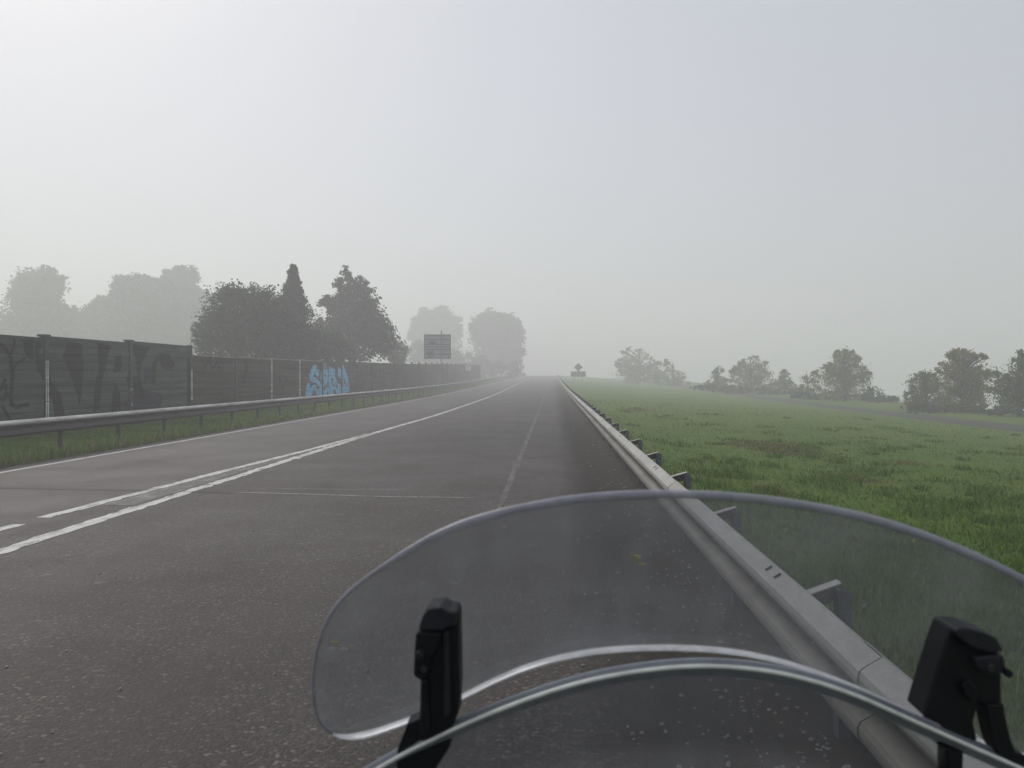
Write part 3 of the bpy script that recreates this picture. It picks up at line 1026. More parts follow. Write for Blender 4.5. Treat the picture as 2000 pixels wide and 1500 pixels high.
def scrawl(pts, wd):
    for (a, b) in zip(pts[:-1], pts[1:]):
        P, Q = Z2(*a), Z2(*b)
        d = (Q - P); d.y = 0
        if d.length < 1e-6:
            continue
        nn = Vector((-d.z, 0, d.x)).normalized() * wd
        e = d.normalized() * wd * .5
        P = P - e; Q = Q + e
        mb.prism([P + nn, Q + nn, Q - nn, P - nn], [v + Vector((0, -.004 - .0008 * len(mb.F) / 60, 0)) for v in (P + nn, Q + nn, Q - nn, P - nn)])


for st in ([(240, 395), (265, 330), (285, 395)], [(250, 372), (280, 372)], [(300, 395), (300, 330), (325, 345), (303, 362), (330, 380), (300, 395)],
           [(350, 395), (350, 350)], [(350, 335), (352, 342)], [(415, 350), (385, 350), (375, 372), (390, 393), (425, 390)]):
    scrawl(st, .035)
for st in ([(150, 590), (165, 640), (195, 635), (200, 585)], [(205, 570), (215, 640)], [(245, 560), (260, 640), (270, 590), (290, 640), (300, 560)],
           [(320, 560), (325, 640)], [(215, 650), (220, 740)], [(265, 650), (262, 740), (300, 735)], [(235, 655), (280, 700), (250, 740)], [(325, 650), (310, 690), (340, 700)], [(700, 700), (705, 725)]):
    scrawl(st, .032)
mb.build('scrawl', M['ink'], pn)
mb = MB()
mb.tube([(px_, SY - .13, z0 - .2), (px_, SY - .13, c0[2] + .30)], .06, 12)
mb.tube([(px_, SY - .13, c0[2] + .30), (px_, SY - .13, c0[2] + .36)], .075, 12)
mb.build('pole', M['alu_post'], sg, smooth=False)

DY = 140.0
zb = float(land_z(3.0, DY))
dc = at_depth(1129.5, 717.2, DY)
ds_ = tag(empty('priority_sign', (dc[0], DY, zb)), 'small diamond road sign above a wide board on two legs in the grass', 'road sign')
mb = MB(); r = .73
P = [(dc[0] + r * math.cos(a), DY - .02, dc[2] + r * math.sin(a)) for a in (0, math.pi / 2, math.pi, -math.pi / 2)]
mb.prism(P, [(p[0], DY + .02, p[2]) for p in P]); mb.build('diamond_plate', M['sign_grey'], ds_, bevel=.03)
b0 = at_depth(1115, 725.5, DY); b1 = at_depth(1144, 735.8, DY)
mb = MB(); mb.box(b0[0], b1[0], DY - .03, DY + .03, b1[2], b0[2]); mb.build('board', M['sign_grey'], ds_, bevel=.02)
mb = MB(); mb.box(dc[0] - .2, dc[0] + .2, DY - .04, DY + .04, b0[2] + .002, b0[2] + .11); mb.box(dc[0] - .04, dc[0] + .04, DY + .022, DY + .08, b0[2] - .3, dc[2] + .3)
mb.build('bracket', M['sign_grey'], ds_)
for q in (1121.5, 1137.5):
    lx = at_depth(q, 740, DY)[0]
    mb = MB(); mb.box(lx - .04, lx + .04, DY + .032, DY + .10, float(land_z(lx, DY)) - .2, b0[2] - .05); mb.build('leg', M['alu_post'], ds_)


# ------------------------------------------------------------------ trees
def leaf_cloud(C, n, spread, size, rng, flat=.55):
    """n leaf-clump faces round each of the centres C"""
    k = np.repeat(np.arange(len(C)), n)
    P = C[k] + np.clip(rng.normal(0, 1, (len(k), 3)), -1.7, 1.7) * spread[k][:, None] * np.array([1, 1, .75])
    a = rng.normal(0, 1, (len(k), 3)); a /= np.linalg.norm(a, axis=1)[:, None]
    b = rng.normal(0, 1, (len(k), 3)); b -= (b * a).sum(1)[:, None] * a; b /= np.linalg.norm(b, axis=1)[:, None]
    s = size * rng.uniform(.55, 1.3, len(k))[:, None]
    a = a * s * .5; b = b * s * .5 * flat
    c = np.cross(a, b); c /= np.linalg.norm(c, axis=1)[:, None] + 1e-9
    c = c * s * .12
    V = np.stack([P - a, P + b + c, P + a, P - b + c], 1).reshape(-1, 3)
    Fq = np.arange(len(k) * 4).reshape(-1, 4)
    return V, Fq, k


PAL = {
    'dark': tint_leaf('dark_leaves', [(0, (.010, .020, .009)), (.5, (.022, .046, .019)), (1, (.050, .082, .032))]),
    'conifer': tint_leaf('conifer_needles', [(0, (.009, .017, .010)), (.5, (.020, .036, .020)), (1, (.040, .060, .032))]),
    'autumn': tint_leaf('turning_leaves', [(0, (.070, .070, .020)), (.45, (.18, .165, .045)), (.8, (.32, .24, .065)), (1, (.42, .28, .07))], trans=.5),
    'olive': tint_leaf('olive_leaves', [(0, (.042, .056, .016)), (.5, (.100, .122, .036)), (1, (.19, .20, .055))], trans=.5),
}


def tree(name, label, cat, d, blobs, leaf, count, pal, base_px, base_py=None, group=None, seed=0, per=26, shape='round', trunk=.2, rough=.34, depth=.85):
    rng = np.random.default_rng(seed + 100)
    sc = d / F
    bx = at_depth(base_px, 735, d)[0]
    bz = float(land_z(bx, d)) if base_py is None else float(at_depth(base_px, base_py, d)[2])
    bz = min(bz, float(land_z(bx, d)))
    root = tag(empty(name, (bx, d, bz)), label, cat, group)
    if name in ('fog_tree', 'roadside_tree'):
        # boughs breaking the outline of each mass
        extra = []
        for (px, py, rx, ry) in blobs:
            for q in range(5 if rx > 20 else 2):
                a = rng.uniform(-.5, math.pi + .5)
                k = rng.uniform(.80, 1.04)
                f = rng.uniform(.16, .34)
                extra.append((px + rx * k * math.cos(a), py - ry * k * math.sin(a), rx * f, min(rx, ry) * f * rng.uniform(.7, 1.3)))
        blobs = list(blobs) + extra
    vol = sum(rx * ry for _, _, rx, ry in blobs)
    Cs, Sp, Bs = [], [], []
    tot = max(8, count // per)
    for (px, py, rx, ry) in blobs:
        c = at_depth(px, py, d)
        Rr = np.array([rx * sc, max(rx, ry * .7) * sc * depth, ry * sc])
        m = max(4, int(tot * rx * ry / vol))
        if shape == 'cone':
            t = rng.random(m) ** 1.25                      # 0 = foot, 1 = tip
            ang = rng.uniform(0, 6.283, m)
            lay = .62 + .30 * np.cos(t * 46 + 2 * np.sin(ang * 2)) + .12 * rng.random(m)
            rad = (1 - t) ** .95 * lay * 1.05 * (1 + .45 * (rng.random(m) < .16)) * np.sqrt(rng.uniform(.15, 1, m)) + .04
            Q = np.stack([np.cos(ang) * rad * Rr[0], np.sin(ang) * rad * Rr[0], (t * 2 - 1) * Rr[2] - rad * Rr[2] * .10], -1)
            sp = rough * Rr[0] * (.05 + .42 * (1 - t)) * .8
        else:
            v = rng.normal(0, 1, (m, 3)); v /= np.linalg.norm(v, axis=1)[:, None]
            rr = rng.uniform(.12, 1.0, m) ** .5
            Q = v * rr[:, None] * Rr
            sp = rng.uniform(.6, 1.25, m) * rough * min(Rr) * .62
            sp = np.clip(sp, leaf * .5, None)
        Cs.append(Q + c); Sp.append(sp); Bs.append((c, Rr))
    C = np.concatenate(Cs); sp = np.concatenate(Sp)
    keep = C[:, 2] > bz + .1
    C, sp = C[keep], sp[keep]
    V, Fq, k = leaf_cloud(C, per, sp, leaf, rng)
    ct = rng.normal(0, .17, len(C))
    tn = np.clip(.45 + ct[k] + rng.normal(0, .16, len(k)), 0, 1)
    mesh('crown', V, Fq, PAL[pal], root, tint=np.repeat(tn, 4))
    mb = MB()
    topz = max(c[2] + r_[2] * .4 for c, r_ in Bs)
    mid = np.mean([c for c, _ in Bs], 0)
    tip = np.array([mid[0], d, topz])
    foot = np.array([bx, d, bz - .2])
    pts = [foot + (tip - foot) * t + np.array([rng.normal(0, .08), rng.normal(0, .08), 0]) * (0 < t < 1) for t in (0, .2, .45, .7, 1)]
    mb.tube(pts, [trunk * 1.25, trunk, trunk * .75, trunk * .45, trunk * .12], 8)
    for c, r_ in Bs:
        for q in range(0 if shape == 'cone' else 3):
            e = c + np.clip(rng.normal(0, .32, 3), -.6, .6) * r_
            t = np.clip((e[2] - foot[2]) / (tip[2] - foot[2] + 1e-6) - .25, .12, .7)
            s0 = foot + (tip - foot) * t
            mmid = (s0 + e) / 2 + np.array([0, 0, .1 * abs(e[2] - s0[2])])
            mb.tube([s0, mmid, e], [trunk * .38, trunk * .24, trunk * .06], 6)
    mb.build('trunk', M['bark'], root, smooth=True)
    return root


GB = 'trees standing behind the noise barrier'
tree('broadleaf_tree', 'dark broad bushy tree behind the barrier, left of the pointed conifer', 'tree', 50,
     [(470, 614, 68, 60), (520, 640, 50, 60), (505, 590, 42, 36), (430, 640, 46, 50), (475, 665, 95, 50), (400, 665, 26, 36), (540, 640, 40, 60), (455, 580, 30, 24)], 0.194, 29750, 'dark', 470, group=GB, seed=1, trunk=.22)
tree('conifer', 'narrow pointed conifer rising between two broad trees behind the barrier', 'tree', 54,
     [(573, 616, 66, 100)], 0.173, 22750, 'conifer', 572, group=GB, seed=2, shape='cone', trunk=.18, rough=.5)
tree('broadleaf_tree', 'tall ragged tree with clumpy spire-like top just right of the conifer', 'tree', 68,
     [(684, 562, 30, 28), (677, 536, 7, 17), (690, 606, 54, 40), (648, 588, 24, 22), (632, 592, 14, 12), (718, 590, 14, 40), (708, 562, 8, 22), (690, 665, 84, 50), (744, 655, 28, 44), (708, 630, 50, 40), (640, 655, 26, 40), (660, 552, 9, 14)],
     .30, 17000, 'dark', 688, group=GB, seed=3, trunk=.26, rough=.30)
tree('bush', 'low grey-green bush at the right foot of the tall ragged tree', 'bush', 84,
     [(776, 690, 22, 24), (758, 678, 16, 22)], 0.23, 3850, 'olive', 770, group=GB, seed=4, trunk=.1)
tree('bush', 'dark undergrowth filling the gap beneath the conifer behind the barrier', 'bush', 58,
     [(595, 672, 50, 36), (545, 680, 60, 30), (645, 680, 40, 30)], 0.216, 10500, 'dark', 590, group=GB, seed=5, trunk=.12)
FT = 'faint trees deep in the fog'
tree('fog_tree', 'tall faint tree in fog at the far left of the photo', 'tree', 150,
     [(75, 580, 50, 54), (85, 548, 34, 26), (60, 640, 66, 60), (115, 640, 40, 46), (45, 565, 20, 20)], 0.806, 17500, 'dark', 75, group=FT, seed=6, trunk=.4)
tree('fog_tree', 'lower faint tree in fog filling the dip between two taller crowns at left', 'tree', 158,
     [(165, 652, 130, 34), (180, 632, 52, 42), (200, 610, 26, 26), (160, 640, 26, 30)], 0.806, 9843, 'dark', 182, group=FT, seed=7, trunk=.3)
tree('fog_tree', 'wide flat-topped faint tree in fog, left neighbour of the square-crowned one', 'tree', 156,
     [(262, 580, 42, 40), (300, 590, 46, 44), (275, 640, 64, 60), (240, 560, 20, 20), (282, 555, 18, 16)], 0.806, 17500, 'dark', 270, group=FT, seed=8, trunk=.4)
tree('fog_tree', 'faint tree with the highest squarish crown, just left of the dark broad tree', 'tree', 164,
     [(360, 655, 80, 40), (400, 592, 18, 22), (355, 560, 34, 38), (372, 545, 16, 22), (350, 630, 56, 62), (395, 610, 24, 40), (340, 546, 18, 20)], 0.806, 17500, 'dark', 352, group=FT, seed=9, trunk=.4)
tree('fog_tree', 'faint rounded tree in fog right behind the big road sign', 'tree', 265,
     [(852, 640, 44, 36), (850, 618, 26, 18), (830, 650, 26, 40), (872, 650, 26, 36), (850, 690, 44, 30)], 1.1284, 12031, 'dark', 850, group=FT, seed=10, trunk=.4)
tree('fog_tree', 'large faint oval tree in fog beside the far end of the road', 'tree', 232,
     [(968, 660, 46, 52), (965, 624, 26, 20), (992, 660, 26, 44), (945, 650, 26, 34), (972, 705, 46, 28), (1005, 680, 16, 30)], 0.9672, 17500, 'dark', 968, group=FT, seed=11, trunk=.45)
tree('hedge', 'faint low hedge in fog between the barrier end and the oval tree', 'hedge', 190,
     [(820, 690, 40, 24), (905, 708, 50, 20), (950, 720, 50, 18), (1006, 722, 22, 18), (870, 700, 40, 24)], 0.558, 8750, 'dark', 905, group=FT, seed=12, trunk=.15)
RT = 'trees beyond the field on the right'
tree('roadside_tree', 'faint tall tree mass in fog at the left end of the far field edge', 'tree', 172,
     [(1242, 712, 33, 28), (1228, 722, 24, 39), (1262, 728, 33, 28), (1245, 740, 51, 22), (1219, 700, 9, 15), (1285, 725, 15, 19)], 0.35805, 5663, 'olive', 1245, group=RT, seed=13, trunk=.3)
tree('roadside_tree', 'faint rounded shrub tapering right from the faint tall tree mass', 'shrub', 158,
     [(1305, 720, 9, 17), (1318, 740, 20, 19), (1335, 748, 18, 11), (1300, 745, 29, 15)], 0.3255, 2944, 'olive', 1315, group=RT, seed=14, trunk=.2)
tree('roadside_tree', 'slim small tree standing left of the wide hazy tree', 'shrub', 118,
     [(1400, 760, 22, 10), (1402, 728, 10, 14), (1404, 745, 15, 17), (1388, 752, 13, 9)], 0.25725, 2491, 'olive', 1403, group=RT, seed=15, trunk=.1, rough=.42)
tree('roadside_tree', 'wide hazy tree with a rounded top and thin gaps in the leaves', 'tree', 116,
     [(1462, 762, 55, 11), (1470, 722, 29, 26), (1455, 738, 31, 24), (1482, 712, 15, 15), (1498, 735, 22, 19), (1465, 752, 51, 15), (1437, 735, 13, 17)], 0.25725, 5889, 'autumn', 1468, group=RT, seed=16, trunk=.16, rough=.42)
tree('roadside_tree', 'small pointed shrub on the right shoulder of the wide hazy tree', 'shrub', 108,
     [(1533, 738, 10, 15), (1525, 752, 18, 13), (1545, 755, 11, 11)], 0.2415, 2038, 'olive', 1530, group=RT, seed=17, trunk=.1, rough=.42)
tree('roadside_tree', 'thin pale shrub left of the brownish upright tree', 'shrub', 92,
     [(1580, 770, 29, 9), (1582, 752, 20, 17), (1590, 738, 11, 13), (1565, 762, 18, 9)], 0.19635, 1698, 'autumn', 1580, group=RT, seed=18, trunk=.08, rough=.45)
tree('roadside_tree', 'brownish upright rounded tree standing alone in the middle of the row', 'tree', 85,
     [(1650, 774, 51, 15), (1648, 712, 33, 28), (1652, 698, 22, 15), (1626, 735, 26, 28), (1670, 738, 29, 28), (1648, 755, 48, 28), (1692, 738, 11, 10), (1672, 700, 7, 15)], 0.2037, 9061, 'autumn', 1650, group=RT, seed=19, trunk=.16, rough=.36)
tree('roadside_tree', 'low dark bush right beside the brownish upright tree', 'shrub', 82,
     [(1704, 774, 20, 17), (1725, 784, 22, 10), (1748, 783, 13, 10)], 0.18165, 3654, 'dark', 1712, group=RT, seed=20, trunk=.08)
tree('roadside_tree', 'bushy shrub leaning left against the biggest autumn tree', 'shrub', 64,
     [(1806, 794, 40, 13), (1805, 752, 29, 24), (1795, 778, 26, 24), (1820, 772, 29, 28), (1812, 738, 13, 13)], 0.1659, 5663, 'olive', 1808, group=RT, seed=21, trunk=.1, rough=.42)
tree('roadside_tree', 'biggest ragged autumn tree on the right with sky showing low through its leaves', 'tree', 62,
     [(1880, 800, 55, 15), (1882, 715, 37, 30), (1878, 700, 24, 17), (1862, 740, 35, 30), (1905, 745, 31, 32), (1870, 780, 44, 28), (1915, 775, 22, 28), (1918, 698, 7, 13)], 0.18165, 10760, 'autumn', 1880, group=RT, seed=22, trunk=.15, rough=.42)
tree('roadside_tree', 'dark tree cut off by the right edge of the photo', 'tree', 56,
     [(1985, 808, 51, 17), (1990, 742, 40, 43), (1965, 765, 24, 37), (1990, 710, 18, 22), (1980, 790, 44, 32), (2030, 740, 44, 54)], 0.1743, 9061, 'olive', 1992, group=RT, seed=23, trunk=.15, rough=.4)
tree('hedge', 'low dark scrub along the foot of the hazy trees at mid right', 'hedge', 106,
     [(1375, 757, 26, 6), (1430, 762, 40, 9), (1500, 767, 40, 9), (1550, 770, 30, 9)], .24, 5500, 'dark', 1480, group=RT, seed=24, trunk=.06)
tree('hedge', 'low dark scrub between the thin pale shrub and the brownish upright tree', 'hedge', 88,
     [(1575, 775, 30, 8), (1620, 780, 36, 9), (1670, 783, 34, 9)], .2, 4500, 'dark', 1620, group=RT, seed=25, trunk=.06)
tree('hedge', 'low dark scrub under the biggest autumn tree at far right', 'hedge', 60,
     [(1800, 800, 34, 10), (1860, 806, 40, 11), (1925, 812, 40, 13), (1985, 820, 34, 14)], .16, 7000, 'dark', 1880, group=RT, seed=26, trunk=.06)

# ------------------------------------------------------------------ motorcycle
BX = .075
bike = tag(empty('motorcycle', (BX, .4, 0)), 'motorcycle front seen from the saddle, clear windscreen with a clip-on deflector above it', 'motorcycle')


def on_surface(px, py, f):
    y = .5
    for _ in range(30):
        p = at_depth(px, py, y)
        y = .5 * y + .5 * f(p[0], p[2])
    return at_depth(px, py, y)


def f_def(x, z):
    return .500 + .55 * (1.57 - z) - 1.0 * (x - BX) ** 2


def f_scr(x, z):
    return .462 + .75 * (1.49 - z) - 1.1 * (x - BX) ** 2


def smooth_curve(P, n):
    P = np.array(P, float)
    d = np.concatenate([[0], np.cumsum(np.linalg.norm(np.diff(P, axis=0), axis=1))])
    t = np.linspace(0, d[-1], n)
    Q = np.stack([np.interp(t, d, P[:, 0]), np.interp(t, d, P[:, 1])], -1)
    for _ in range(3):
        Q[1:-1] = .25 * Q[:-2] + .5 * Q[1:-1] + .25 * Q[2:]
    return Q


TOP = [(612, 1375), (611, 1320), (618, 1275), (632, 1225), (655, 1185), (690, 1150), (740, 1115), (790, 1082), (850, 1048), (920, 1020), (1000, 999), (1100, 980), (1200, 970), (1300, 967), (1400, 970), (1500, 979),
       (1600, 994), (1700, 1015), (1800, 1046), (1900, 1087), (1980, 1125), (2040, 1160), (2090, 1200), (2125, 1250), (2140, 1310), (2145, 1370), (2140, 1420)]
BOT = [(612, 1375), (618, 1405), (632, 1430), (655, 1442), (690, 1440), (740, 1428), (820, 1399), (900, 1363), (960, 1332), (1020, 1306), (1080, 1287), (1150, 1273), (1220, 1266), (1300, 1264), (1380, 1267), (1450, 1275),
       (1520, 1290), (1600, 1315), (1680, 1347), (1760, 1385), (1840, 1422), (1920, 1452), (2000, 1478), (2060, 1488), (2110, 1480), (2135, 1455), (2140, 1420)]
NT_ = 110
tp, bt = smooth_curve(TOP, NT_), smooth_curve(BOT, NT_)
tp[0] = bt[0]; tp[-1] = bt[-1]
NV = 24
G = np.zeros((NT_, NV, 3))
for i in range(NT_):
    for j in range(NV):
        q = tp[i] + (bt[i] - tp[i]) * j / (NV - 1)
        G[i, j] = on_surface(q[0], q[1], f_def)


def slab(name, G, th, mat, parent, extra=None):
    n, m, _ = G.shape
    du = np.gradient(G, axis=0); dv = np.gradient(G, axis=1)
    N = np.cross(du, dv); N /= np.linalg.norm(N, axis=-1)[..., None] + 1e-12
    N[0] = N[1]; N[-1] = N[-2]
    if N[n // 2, m // 2, 1] < 0:
        N = -N
    Bk = G + N * th
    V = np.concatenate([G.reshape(-1, 3), Bk.reshape(-1, 3)])
    Fq = grid_faces(n, m)
    Fb = Fq[:, ::-1] + n * m
    idx = np.arange(n * m).reshape(n, m)
    loop = np.concatenate([idx[:, 0], idx[-1, 1:], idx[-2::-1, -1], idx[0, -2:0:-1]])
    nx = np.roll(loop, -1)
    Fr = np.stack([loop, nx, nx + n * m, loop + n * m], -1)
    o = mesh(name, V, np.concatenate([Fq, Fb, Fr]), mat, parent, smooth=False)
    me = o.data
    sm = np.ones(len(me.polygons), bool); sm[2 * len(Fq):] = False
    me.polygons.foreach_set('use_smooth', sm)
    return o, N


defl, ND = slab('wind_deflector', G, .003, M['acrylic'], bike)
off = ND * .0015
top_edge = [Vector(p) for p in (G + off)[1:-1, 0]]
bot_edge = [Vector(p) for p in (G + off)[3:-1, -1]]
i0 = next(i for i, p in enumerate(bt) if p[0] > 640 and p[1] > 1425)
i0 = next(i for i, p in enumerate(bt) if p[0] > 640 and p[1] > 1425)
rim_line = [Vector(p) for p in (G + off)[1:i0 + 1, -1]][::-1] + top_edge
nr = len(rim_line)
mb = MB(); mb.tube(rim_line, [.0010 + .0016 * float(sstep((i - i0 - 8) / 22)) for i in range(nr)], 10)
mb.build('top_edge', M['edge_grey'], defl, smooth=True)
be = [Vector(p) for p in (G + off)[i0:-4, -1]]
nb_ = len(be)
# the bottom edge glow is painted white, on a lip added to catch sky light
mb = MB()
for i, p in enumerate(be):
    k_ = min(1, .25 + i / 5)
    t_ = (be[min(i + 1, nb_ - 1)] - be[max(i - 1, 0)]).normalized()
    u = Vector((0, -1, 0)); u = (u - t_ * u.dot(t_)).normalized(); v_ = t_.cross(u).normalized()
    if v_.z < 0:
        v_ = -v_
    for a in np.linspace(0, 2 * math.pi, 13)[:-1]:
        mb.V.append(tuple(p + u * (.0042 + .0062 * math.cos(a)) * k_ + v_ * (.0013 * math.sin(a)) * k_))
for i in range(nb_ - 1):
    for k in range(12):
        mb.F.append((i * 12 + k, i * 12 + (k + 1) % 12, (i + 1) * 12 + (k + 1) % 12, (i + 1) * 12 + k)); mb.M.append(0)
mb.F.append(tuple(range(12))); mb.M.append(0); mb.F.append(tuple(range((nb_ - 1) * 12, nb_ * 12))); mb.M.append(0)
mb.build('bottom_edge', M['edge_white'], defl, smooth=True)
# insect smears and grit stuck on the deflector, lying on its rider-side face
SM = [(655, 1256, 10, 5, 0), (672, 1268, 9, 3, 1), (716, 1312, 6, 8, 1), (720, 1326, 4, 6, 1), (648, 1268, 14, 2, 1), (686, 1262, 5, 3, 0), (1251, 1090, 16, 9, 0), (1232, 1085, 6, 5, 0), (1258, 1104, 10, 5, 0),
      (899, 1137, 6, 4, 1), (1190, 1013, 5, 4, 1), (1268, 1018, 6, 5, 1), (986, 1031, 5, 4, 1), (1412, 1207, 5, 5, 1), (1409, 1231, 8, 6, 1), (1588, 1255, 4, 4, 1), (1066, 1197, 4, 5, 1), (1040, 1174, 3, 3, 1), (1015, 1163, 4, 3, 1),
      (1670, 1046, 4, 5, 1), (1756, 1052, 2, 7, 0), (1782, 1057, 8, 5, 0), (1535, 1035, 5, 4, 1), (1265, 1148, 4, 3, 1), (960, 1218, 3, 3, 1), (1000, 1295, 4, 3, 1), (1130, 1055, 4, 3, 1), (1345, 1108, 5, 2, 1), (1206, 1119, 5, 2, 1), (1100, 1120, 3, 3, 1)]
for (px, py, rx, ry, m) in SM:
    mb = MB()
    for lobe in range(3):
        cx, cy = px + random.uniform(-.5, .5) * rx, py + random.uniform(-.5, .5) * ry
        ring = []
        for a in np.linspace(0, 2 * math.pi, 10)[:-1]:
            k_ = random.uniform(.45, 1.0) * .62
            p = on_surface(cx + rx * k_ * math.cos(a), cy + ry * k_ * math.sin(a), lambda x, z: f_def(x, z) - .0006 - lobe * .0002)
            ring.append(p)
        c = np.mean(ring, 0)
        mb.prism(ring, [c + (p - c) * .6 - np.array([0, .0005, 0]) for p in ring], m)
    mb.build('insect_smear', [M['fly'], M['fly_pale']], defl)

# main windscreen
RIM = [(640, 1570), (690, 1528), (742, 1498), (778, 1476), (840, 1445), (900, 1416), (960, 1391), (1020, 1368), (1090, 1344), (1160, 1325), (1230, 1312), (1300, 1303), (1370, 1299), (1440, 1302), (1520, 1312),
       (1600, 1332), (1680, 1360), (1760, 1396), (1840, 1432), (1920, 1467), (2000, 1502), (2080, 1545), (2130, 1600)]
rm = smooth_curve(RIM, 90)
NW = 20
GS = np.zeros((90, NW, 3))
for i in range(90):
    t = rm[i]
    p0 = on_surface(t[0], t[1], f_scr)
    for j in range(NW):
        z = p0[2] - (p0[2] - 1.13) * j / (NW - 1)
        x = BX + (p0[0] - BX) * (1 + .10 * j / (NW - 1))
        GS[i, j] = (x, f_scr(x, z), z)
scr, NS = slab('windscreen', GS, .004, M['acrylic'], bike)
# polished rim: a cut edge, its highlight painted pale, with a flat translucent band of the sheet's bevel under it
E0 = GS[:, 0]
down = GS[:, 1] - GS[:, 0]; down /= np.linalg.norm(down, axis=1)[:, None]
bandV = []
for a_, b_ in ((0.0004, -.0012), (.0088, -.0004), (.0088, .0046), (.0004, .0054)):
    bandV.append(E0 + down * a_ + NS[:, 0] * b_)
bandV = np.stack(bandV, 1)
bi = np.arange(90 * 4).reshape(90, 4)
bF = [(bi[q, k], bi[q, (k + 1) % 4], bi[q + 1, (k + 1) % 4], bi[q + 1, k]) for q in range(89) for k in range(4)] + [tuple(bi[0]), tuple(bi[-1])]
mesh('rim', bandV.reshape(-1, 3), bF, M['rim'], scr)
mb = MB(); mb.tube([Vector(p) for p in E0 - NS[:, 0] * .0006 - down * .0002], .0013, 10)
mb.build('cut_edge', M['rim_pale'], scr, smooth=True)


def clamp(name, shapes, ymid):
    root = None
    for nm, poly, y0, y1, m in shapes:
        mb = MB()
        P = [at_depth(x, y, ymid) for x, y in poly]
        # each plate keeps its own real depth range in front of and behind the measured plane
        mb.prism([(p[0], p[1] + y0, p[2]) for p in P], [(p[0], p[1] + y1, p[2]) for p in P])
        if root is None:
            root = mb.build(name, M[m], bike, bevel=.0016, seg=3)
        else:
            mb.build(nm, M[m], root, bevel=.0012, seg=3)


def Lz(pts):
    return [(600 + x / 2.857, 1140 + y / 2.857) for x, y in pts]


def Rz(pts):
    return [(1780 + x / 4.84, 1190 + y / 4.84) for x, y in pts]


clamp('deflector_clamp', [
    ('body', Lz([(640, 190), (850, 140), (858, 560), (850, 700), (805, 800), (630, 860), (640, 560)]), -.006, .012, 'plastic'),
    ('cap', Lz([(640, 205), (660, 150), (690, 112), (760, 105), (800, 128), (842, 132), (842, 205), (760, 232), (640, 235)]), -.010, .013, 'plastic_top'),
    ('jaw', Lz([(622, 245), (760, 250), (745, 330), (700, 400), (690, 490), (640, 505), (608, 480), (615, 330)]), -.010, .004, 'plastic'),
    ('knob', Lz([(625, 345), (645, 328), (668, 345), (668, 372), (645, 388), (625, 372)]), -.014, -.0095, 'plastic_top'),
    ('lever', Lz([(770, 250), (800, 240), (810, 700), (770, 720)]), -.009, -.005, 'plastic_top'),
    ('ridge', Lz([(650, 520), (690, 505), (695, 800), (650, 815)]), -.010, -.005, 'plastic'),
    ('screw', Lz([(685.0, 440.0), (681.8, 450.0), (673.3, 456.2), (662.7, 456.2), (654.2, 450.0), (651.0, 440.0), (654.2, 430.0), (662.7, 423.8), (673.3, 423.8), (681.8, 430.0)]), -.0125, -.009, 'screw'),
    ('foot', Lz([(560, 775), (640, 740), (820, 745), (800, 900), (700, 1060), (500, 1060), (505, 920)]), -.002, .012, 'plastic'),
], .482)
clamp('deflector_clamp', [
    ('body', Rz([(325, 140), (700, 220), (775, 350), (800, 560), (805, 860), (700, 930), (585, 860), (540, 1030), (580, 1200), (430, 1330), (200, 1250), (230, 1040), (60, 965), (110, 800), (250, 350)]), -.006, .016, 'plastic'),
    ('cap', Rz([(320, 150), (345, 118), (460, 120), (600, 160), (700, 205), (770, 330), (690, 350), (540, 320), (430, 270), (330, 180)]), -.012, .012, 'plastic_top'),
    ('jaw', Rz([(500, 390), (640, 370), (770, 370), (790, 520), (690, 560), (590, 540), (520, 480)]), -.012, .004, 'plastic_top'),
    ('knob', Rz([(760, 500), (800, 480), (825, 510), (820, 545), (790, 560), (760, 545)]), -.016, .004, 'plastic'),
    ('wedge', Rz([(400, 640), (470, 600), (540, 700), (530, 790), (480, 810), (420, 740)]), -.010, -.005, 'plastic'),
    ('arm', Rz([(620, 840), (790, 830), (800, 930), (850, 1150), (900, 1270), (990, 1310), (1090, 1470), (1000, 1470), (860, 1370), (720, 1290), (680, 1180), (640, 990)]), -.010, .004, 'plastic'),
    ('screw', Rz([(661.0, 470.0), (654.1, 491.2), (636.1, 504.2), (613.9, 504.2), (595.9, 491.2), (589.0, 470.0), (595.9, 448.8), (613.9, 435.8), (636.1, 435.8), (654.1, 448.8)]), -.0145, -.011, 'screw'),
    ('foot', Rz([(330, 1330), (490, 1340), (480, 1600), (330, 1600)]), -.001, .012, 'plastic'),
], .478)

# the machine under the screen, below the photo's lower edge
mb = MB()
prof = [(.30, 1.02, .22), (.45, 1.10, .21), (.60, 1.13, .19), (.74, 1.10, .16), (.86, .98, .12), (.92, .86, .08)]
rows = []
for (y, z, wd) in prof:
    rows.append([(BX + wd * math.cos(a), y, z - .16 + .16 * math.sin(a)) for a in np.linspace(-.9, math.pi + .9, 15)])
V = [p for r_ in rows for p in r_]
mb.add(V, [(i * 15 + k, i * 15 + k + 1, (i + 1) * 15 + k + 1, (i + 1) * 15 + k) for i in range(5) for k in range(14)])
mb.add(rows[-1], [tuple(range(15))]); mb.add(rows[0], [tuple(range(15))[::-1]])
fr = mb.build('fairing', M['fairing'], bike, smooth=True)
mb = MB(); mb.tube([(BX, .90, .90), (BX, .935, .895)], [.085, .07], 20); mb.build('headlight', M['lens'], bike)


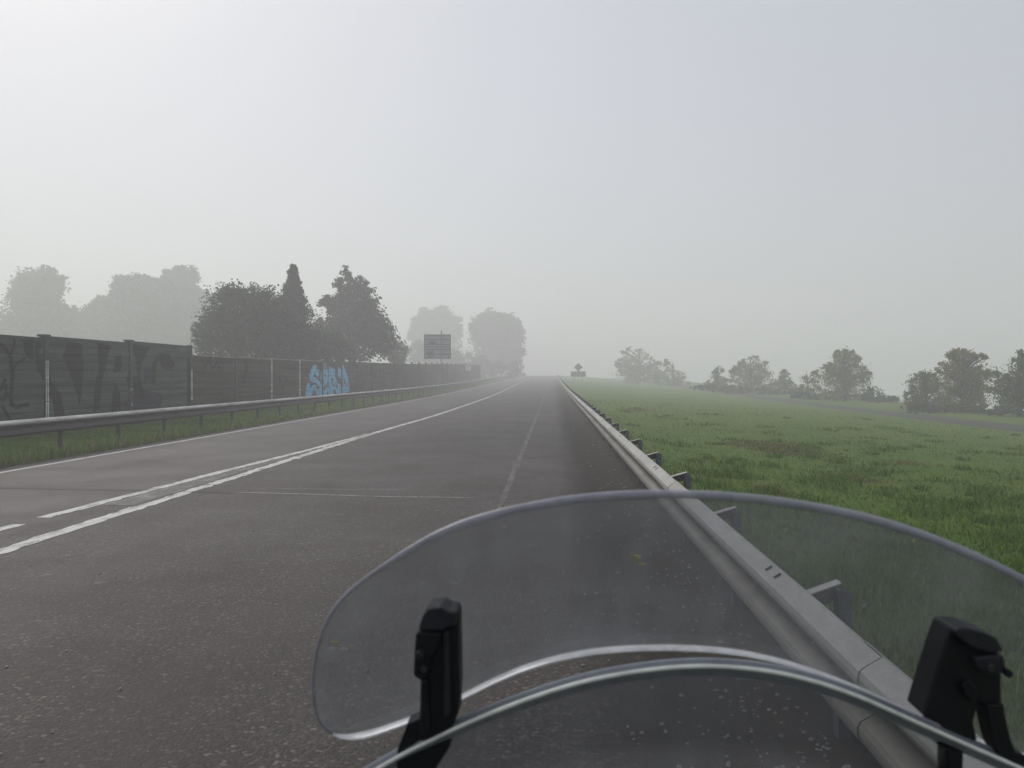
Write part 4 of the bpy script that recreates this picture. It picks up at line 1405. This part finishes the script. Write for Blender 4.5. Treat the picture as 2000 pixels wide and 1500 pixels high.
def wheel(name, y, r_):
    mb = MB(); n = 40
    ring = [[(BX + .055 * math.cos(b), y + (r_ - .06 + .06 * math.sin(b)) * math.cos(a), r_ + (r_ - .06 + .06 * math.sin(b)) * math.sin(a)) for b in np.linspace(0, 6.283, 11)[:-1]] for a in np.linspace(0, 6.2832, n + 1)[:-1]]
    V = [p for q in ring for p in q]
    mb.add(V, [(i * 10 + k, i * 10 + (k + 1) % 10, ((i + 1) % n) * 10 + (k + 1) % 10, ((i + 1) % n) * 10 + k) for i in range(n) for k in range(10)])
    wh = mb.build(name, M['rubber'], bike, smooth=True)
    mb = MB(); mb.tube([(BX - .05, y, r_), (BX + .05, y, r_)], .05, 16)
    for q in range(5):
        a = q * 1.2566
        mb.tube([(BX, y, r_), (BX, y + (r_ - .11) * math.cos(a), r_ + (r_ - .11) * math.sin(a))], .018, 8)
    mb.build('rim', M['chrome'], wh)


wheel('front_wheel', 1.02, .32)
wheel('rear_wheel', -.55, .32)
for s in (-1, 1):
    mb = MB(); mb.tube([(BX + s * .1, 1.02, .32), (BX + s * .1, .62, 1.0)], [.028, .024], 12); mb.build('fork_leg', M['chrome'], bike, smooth=True)
mb = MB(); mb.tube([(BX - .42, .12, 1.08), (BX - .28, .22, 1.12), (BX - .08, .30, 1.08), (BX + .08, .30, 1.08), (BX + .28, .22, 1.12), (BX + .42, .12, 1.08)], .014, 10)
mb.build('handlebar', M['plastic'], bike, smooth=True)
mb = MB()
rows = [[(BX + wd * math.cos(a), y, z + hh * math.sin(a)) for a in np.linspace(0, 6.283, 13)[:-1]] for (y, z, wd, hh) in [(.22, .88, .10, .10), (.1, .90, .16, .13), (-.08, .86, .17, .13), (-.25, .80, .12, .09), (-.45, .80, .15, .07), (-.75, .82, .13, .07), (-.9, .86, .06, .04)]]
mb.add([p for r_ in rows for p in r_], [(i * 12 + k, i * 12 + (k + 1) % 12, (i + 1) * 12 + (k + 1) % 12, (i + 1) * 12 + k) for i in range(6) for k in range(12)])
mb.build('tank_and_seat', M['fairing'], bike, smooth=True)
mb = MB(); mb.box(BX - .17, BX + .17, -.15, .45, .30, .72); mb.box(BX - .09, BX + .09, -.6, -.15, .34, .46)
mb.build('engine', M['plastic'], bike, bevel=.04, seg=3)

# ------------------------------------------------------------------ fog
mb = MB(); mb.box(-335, 335, -52, 645, -27.5, 36)
hz = kind(mb.build('haze', []), 'stuff')
hm = bpy.data.materials.new('fog'); hm.use_nodes = True
t = hm.node_tree; t.nodes.clear()
ou = t.nodes.new('ShaderNodeOutputMaterial'); pv = t.nodes.new('ShaderNodeVolumePrincipled')
pv.inputs['Color'].default_value = (.982, .988, .990, 1)
pv.inputs['Density'].default_value = .0058
pv.inputs['Anisotropy'].default_value = .35
t.links.new(pv.outputs[0], ou.inputs['Volume'])
hz.data.materials.append(hm)

# ------------------------------------------------------------------ render settings
S.view_settings.view_transform = 'Standard'; S.view_settings.look = 'None'
S.view_settings.exposure = -0.13; S.view_settings.gamma = 1
c = S.cycles
c.use_denoising = True
c.max_bounces = 10; c.diffuse_bounces = 3; c.glossy_bounces = 3; c.transmission_bounces = 8; c.transparent_max_bounces = 16; c.volume_bounces = 4
c.caustics_reflective = False; c.caustics_refractive = False
c.use_adaptive_sampling = True; c.adaptive_threshold = .015
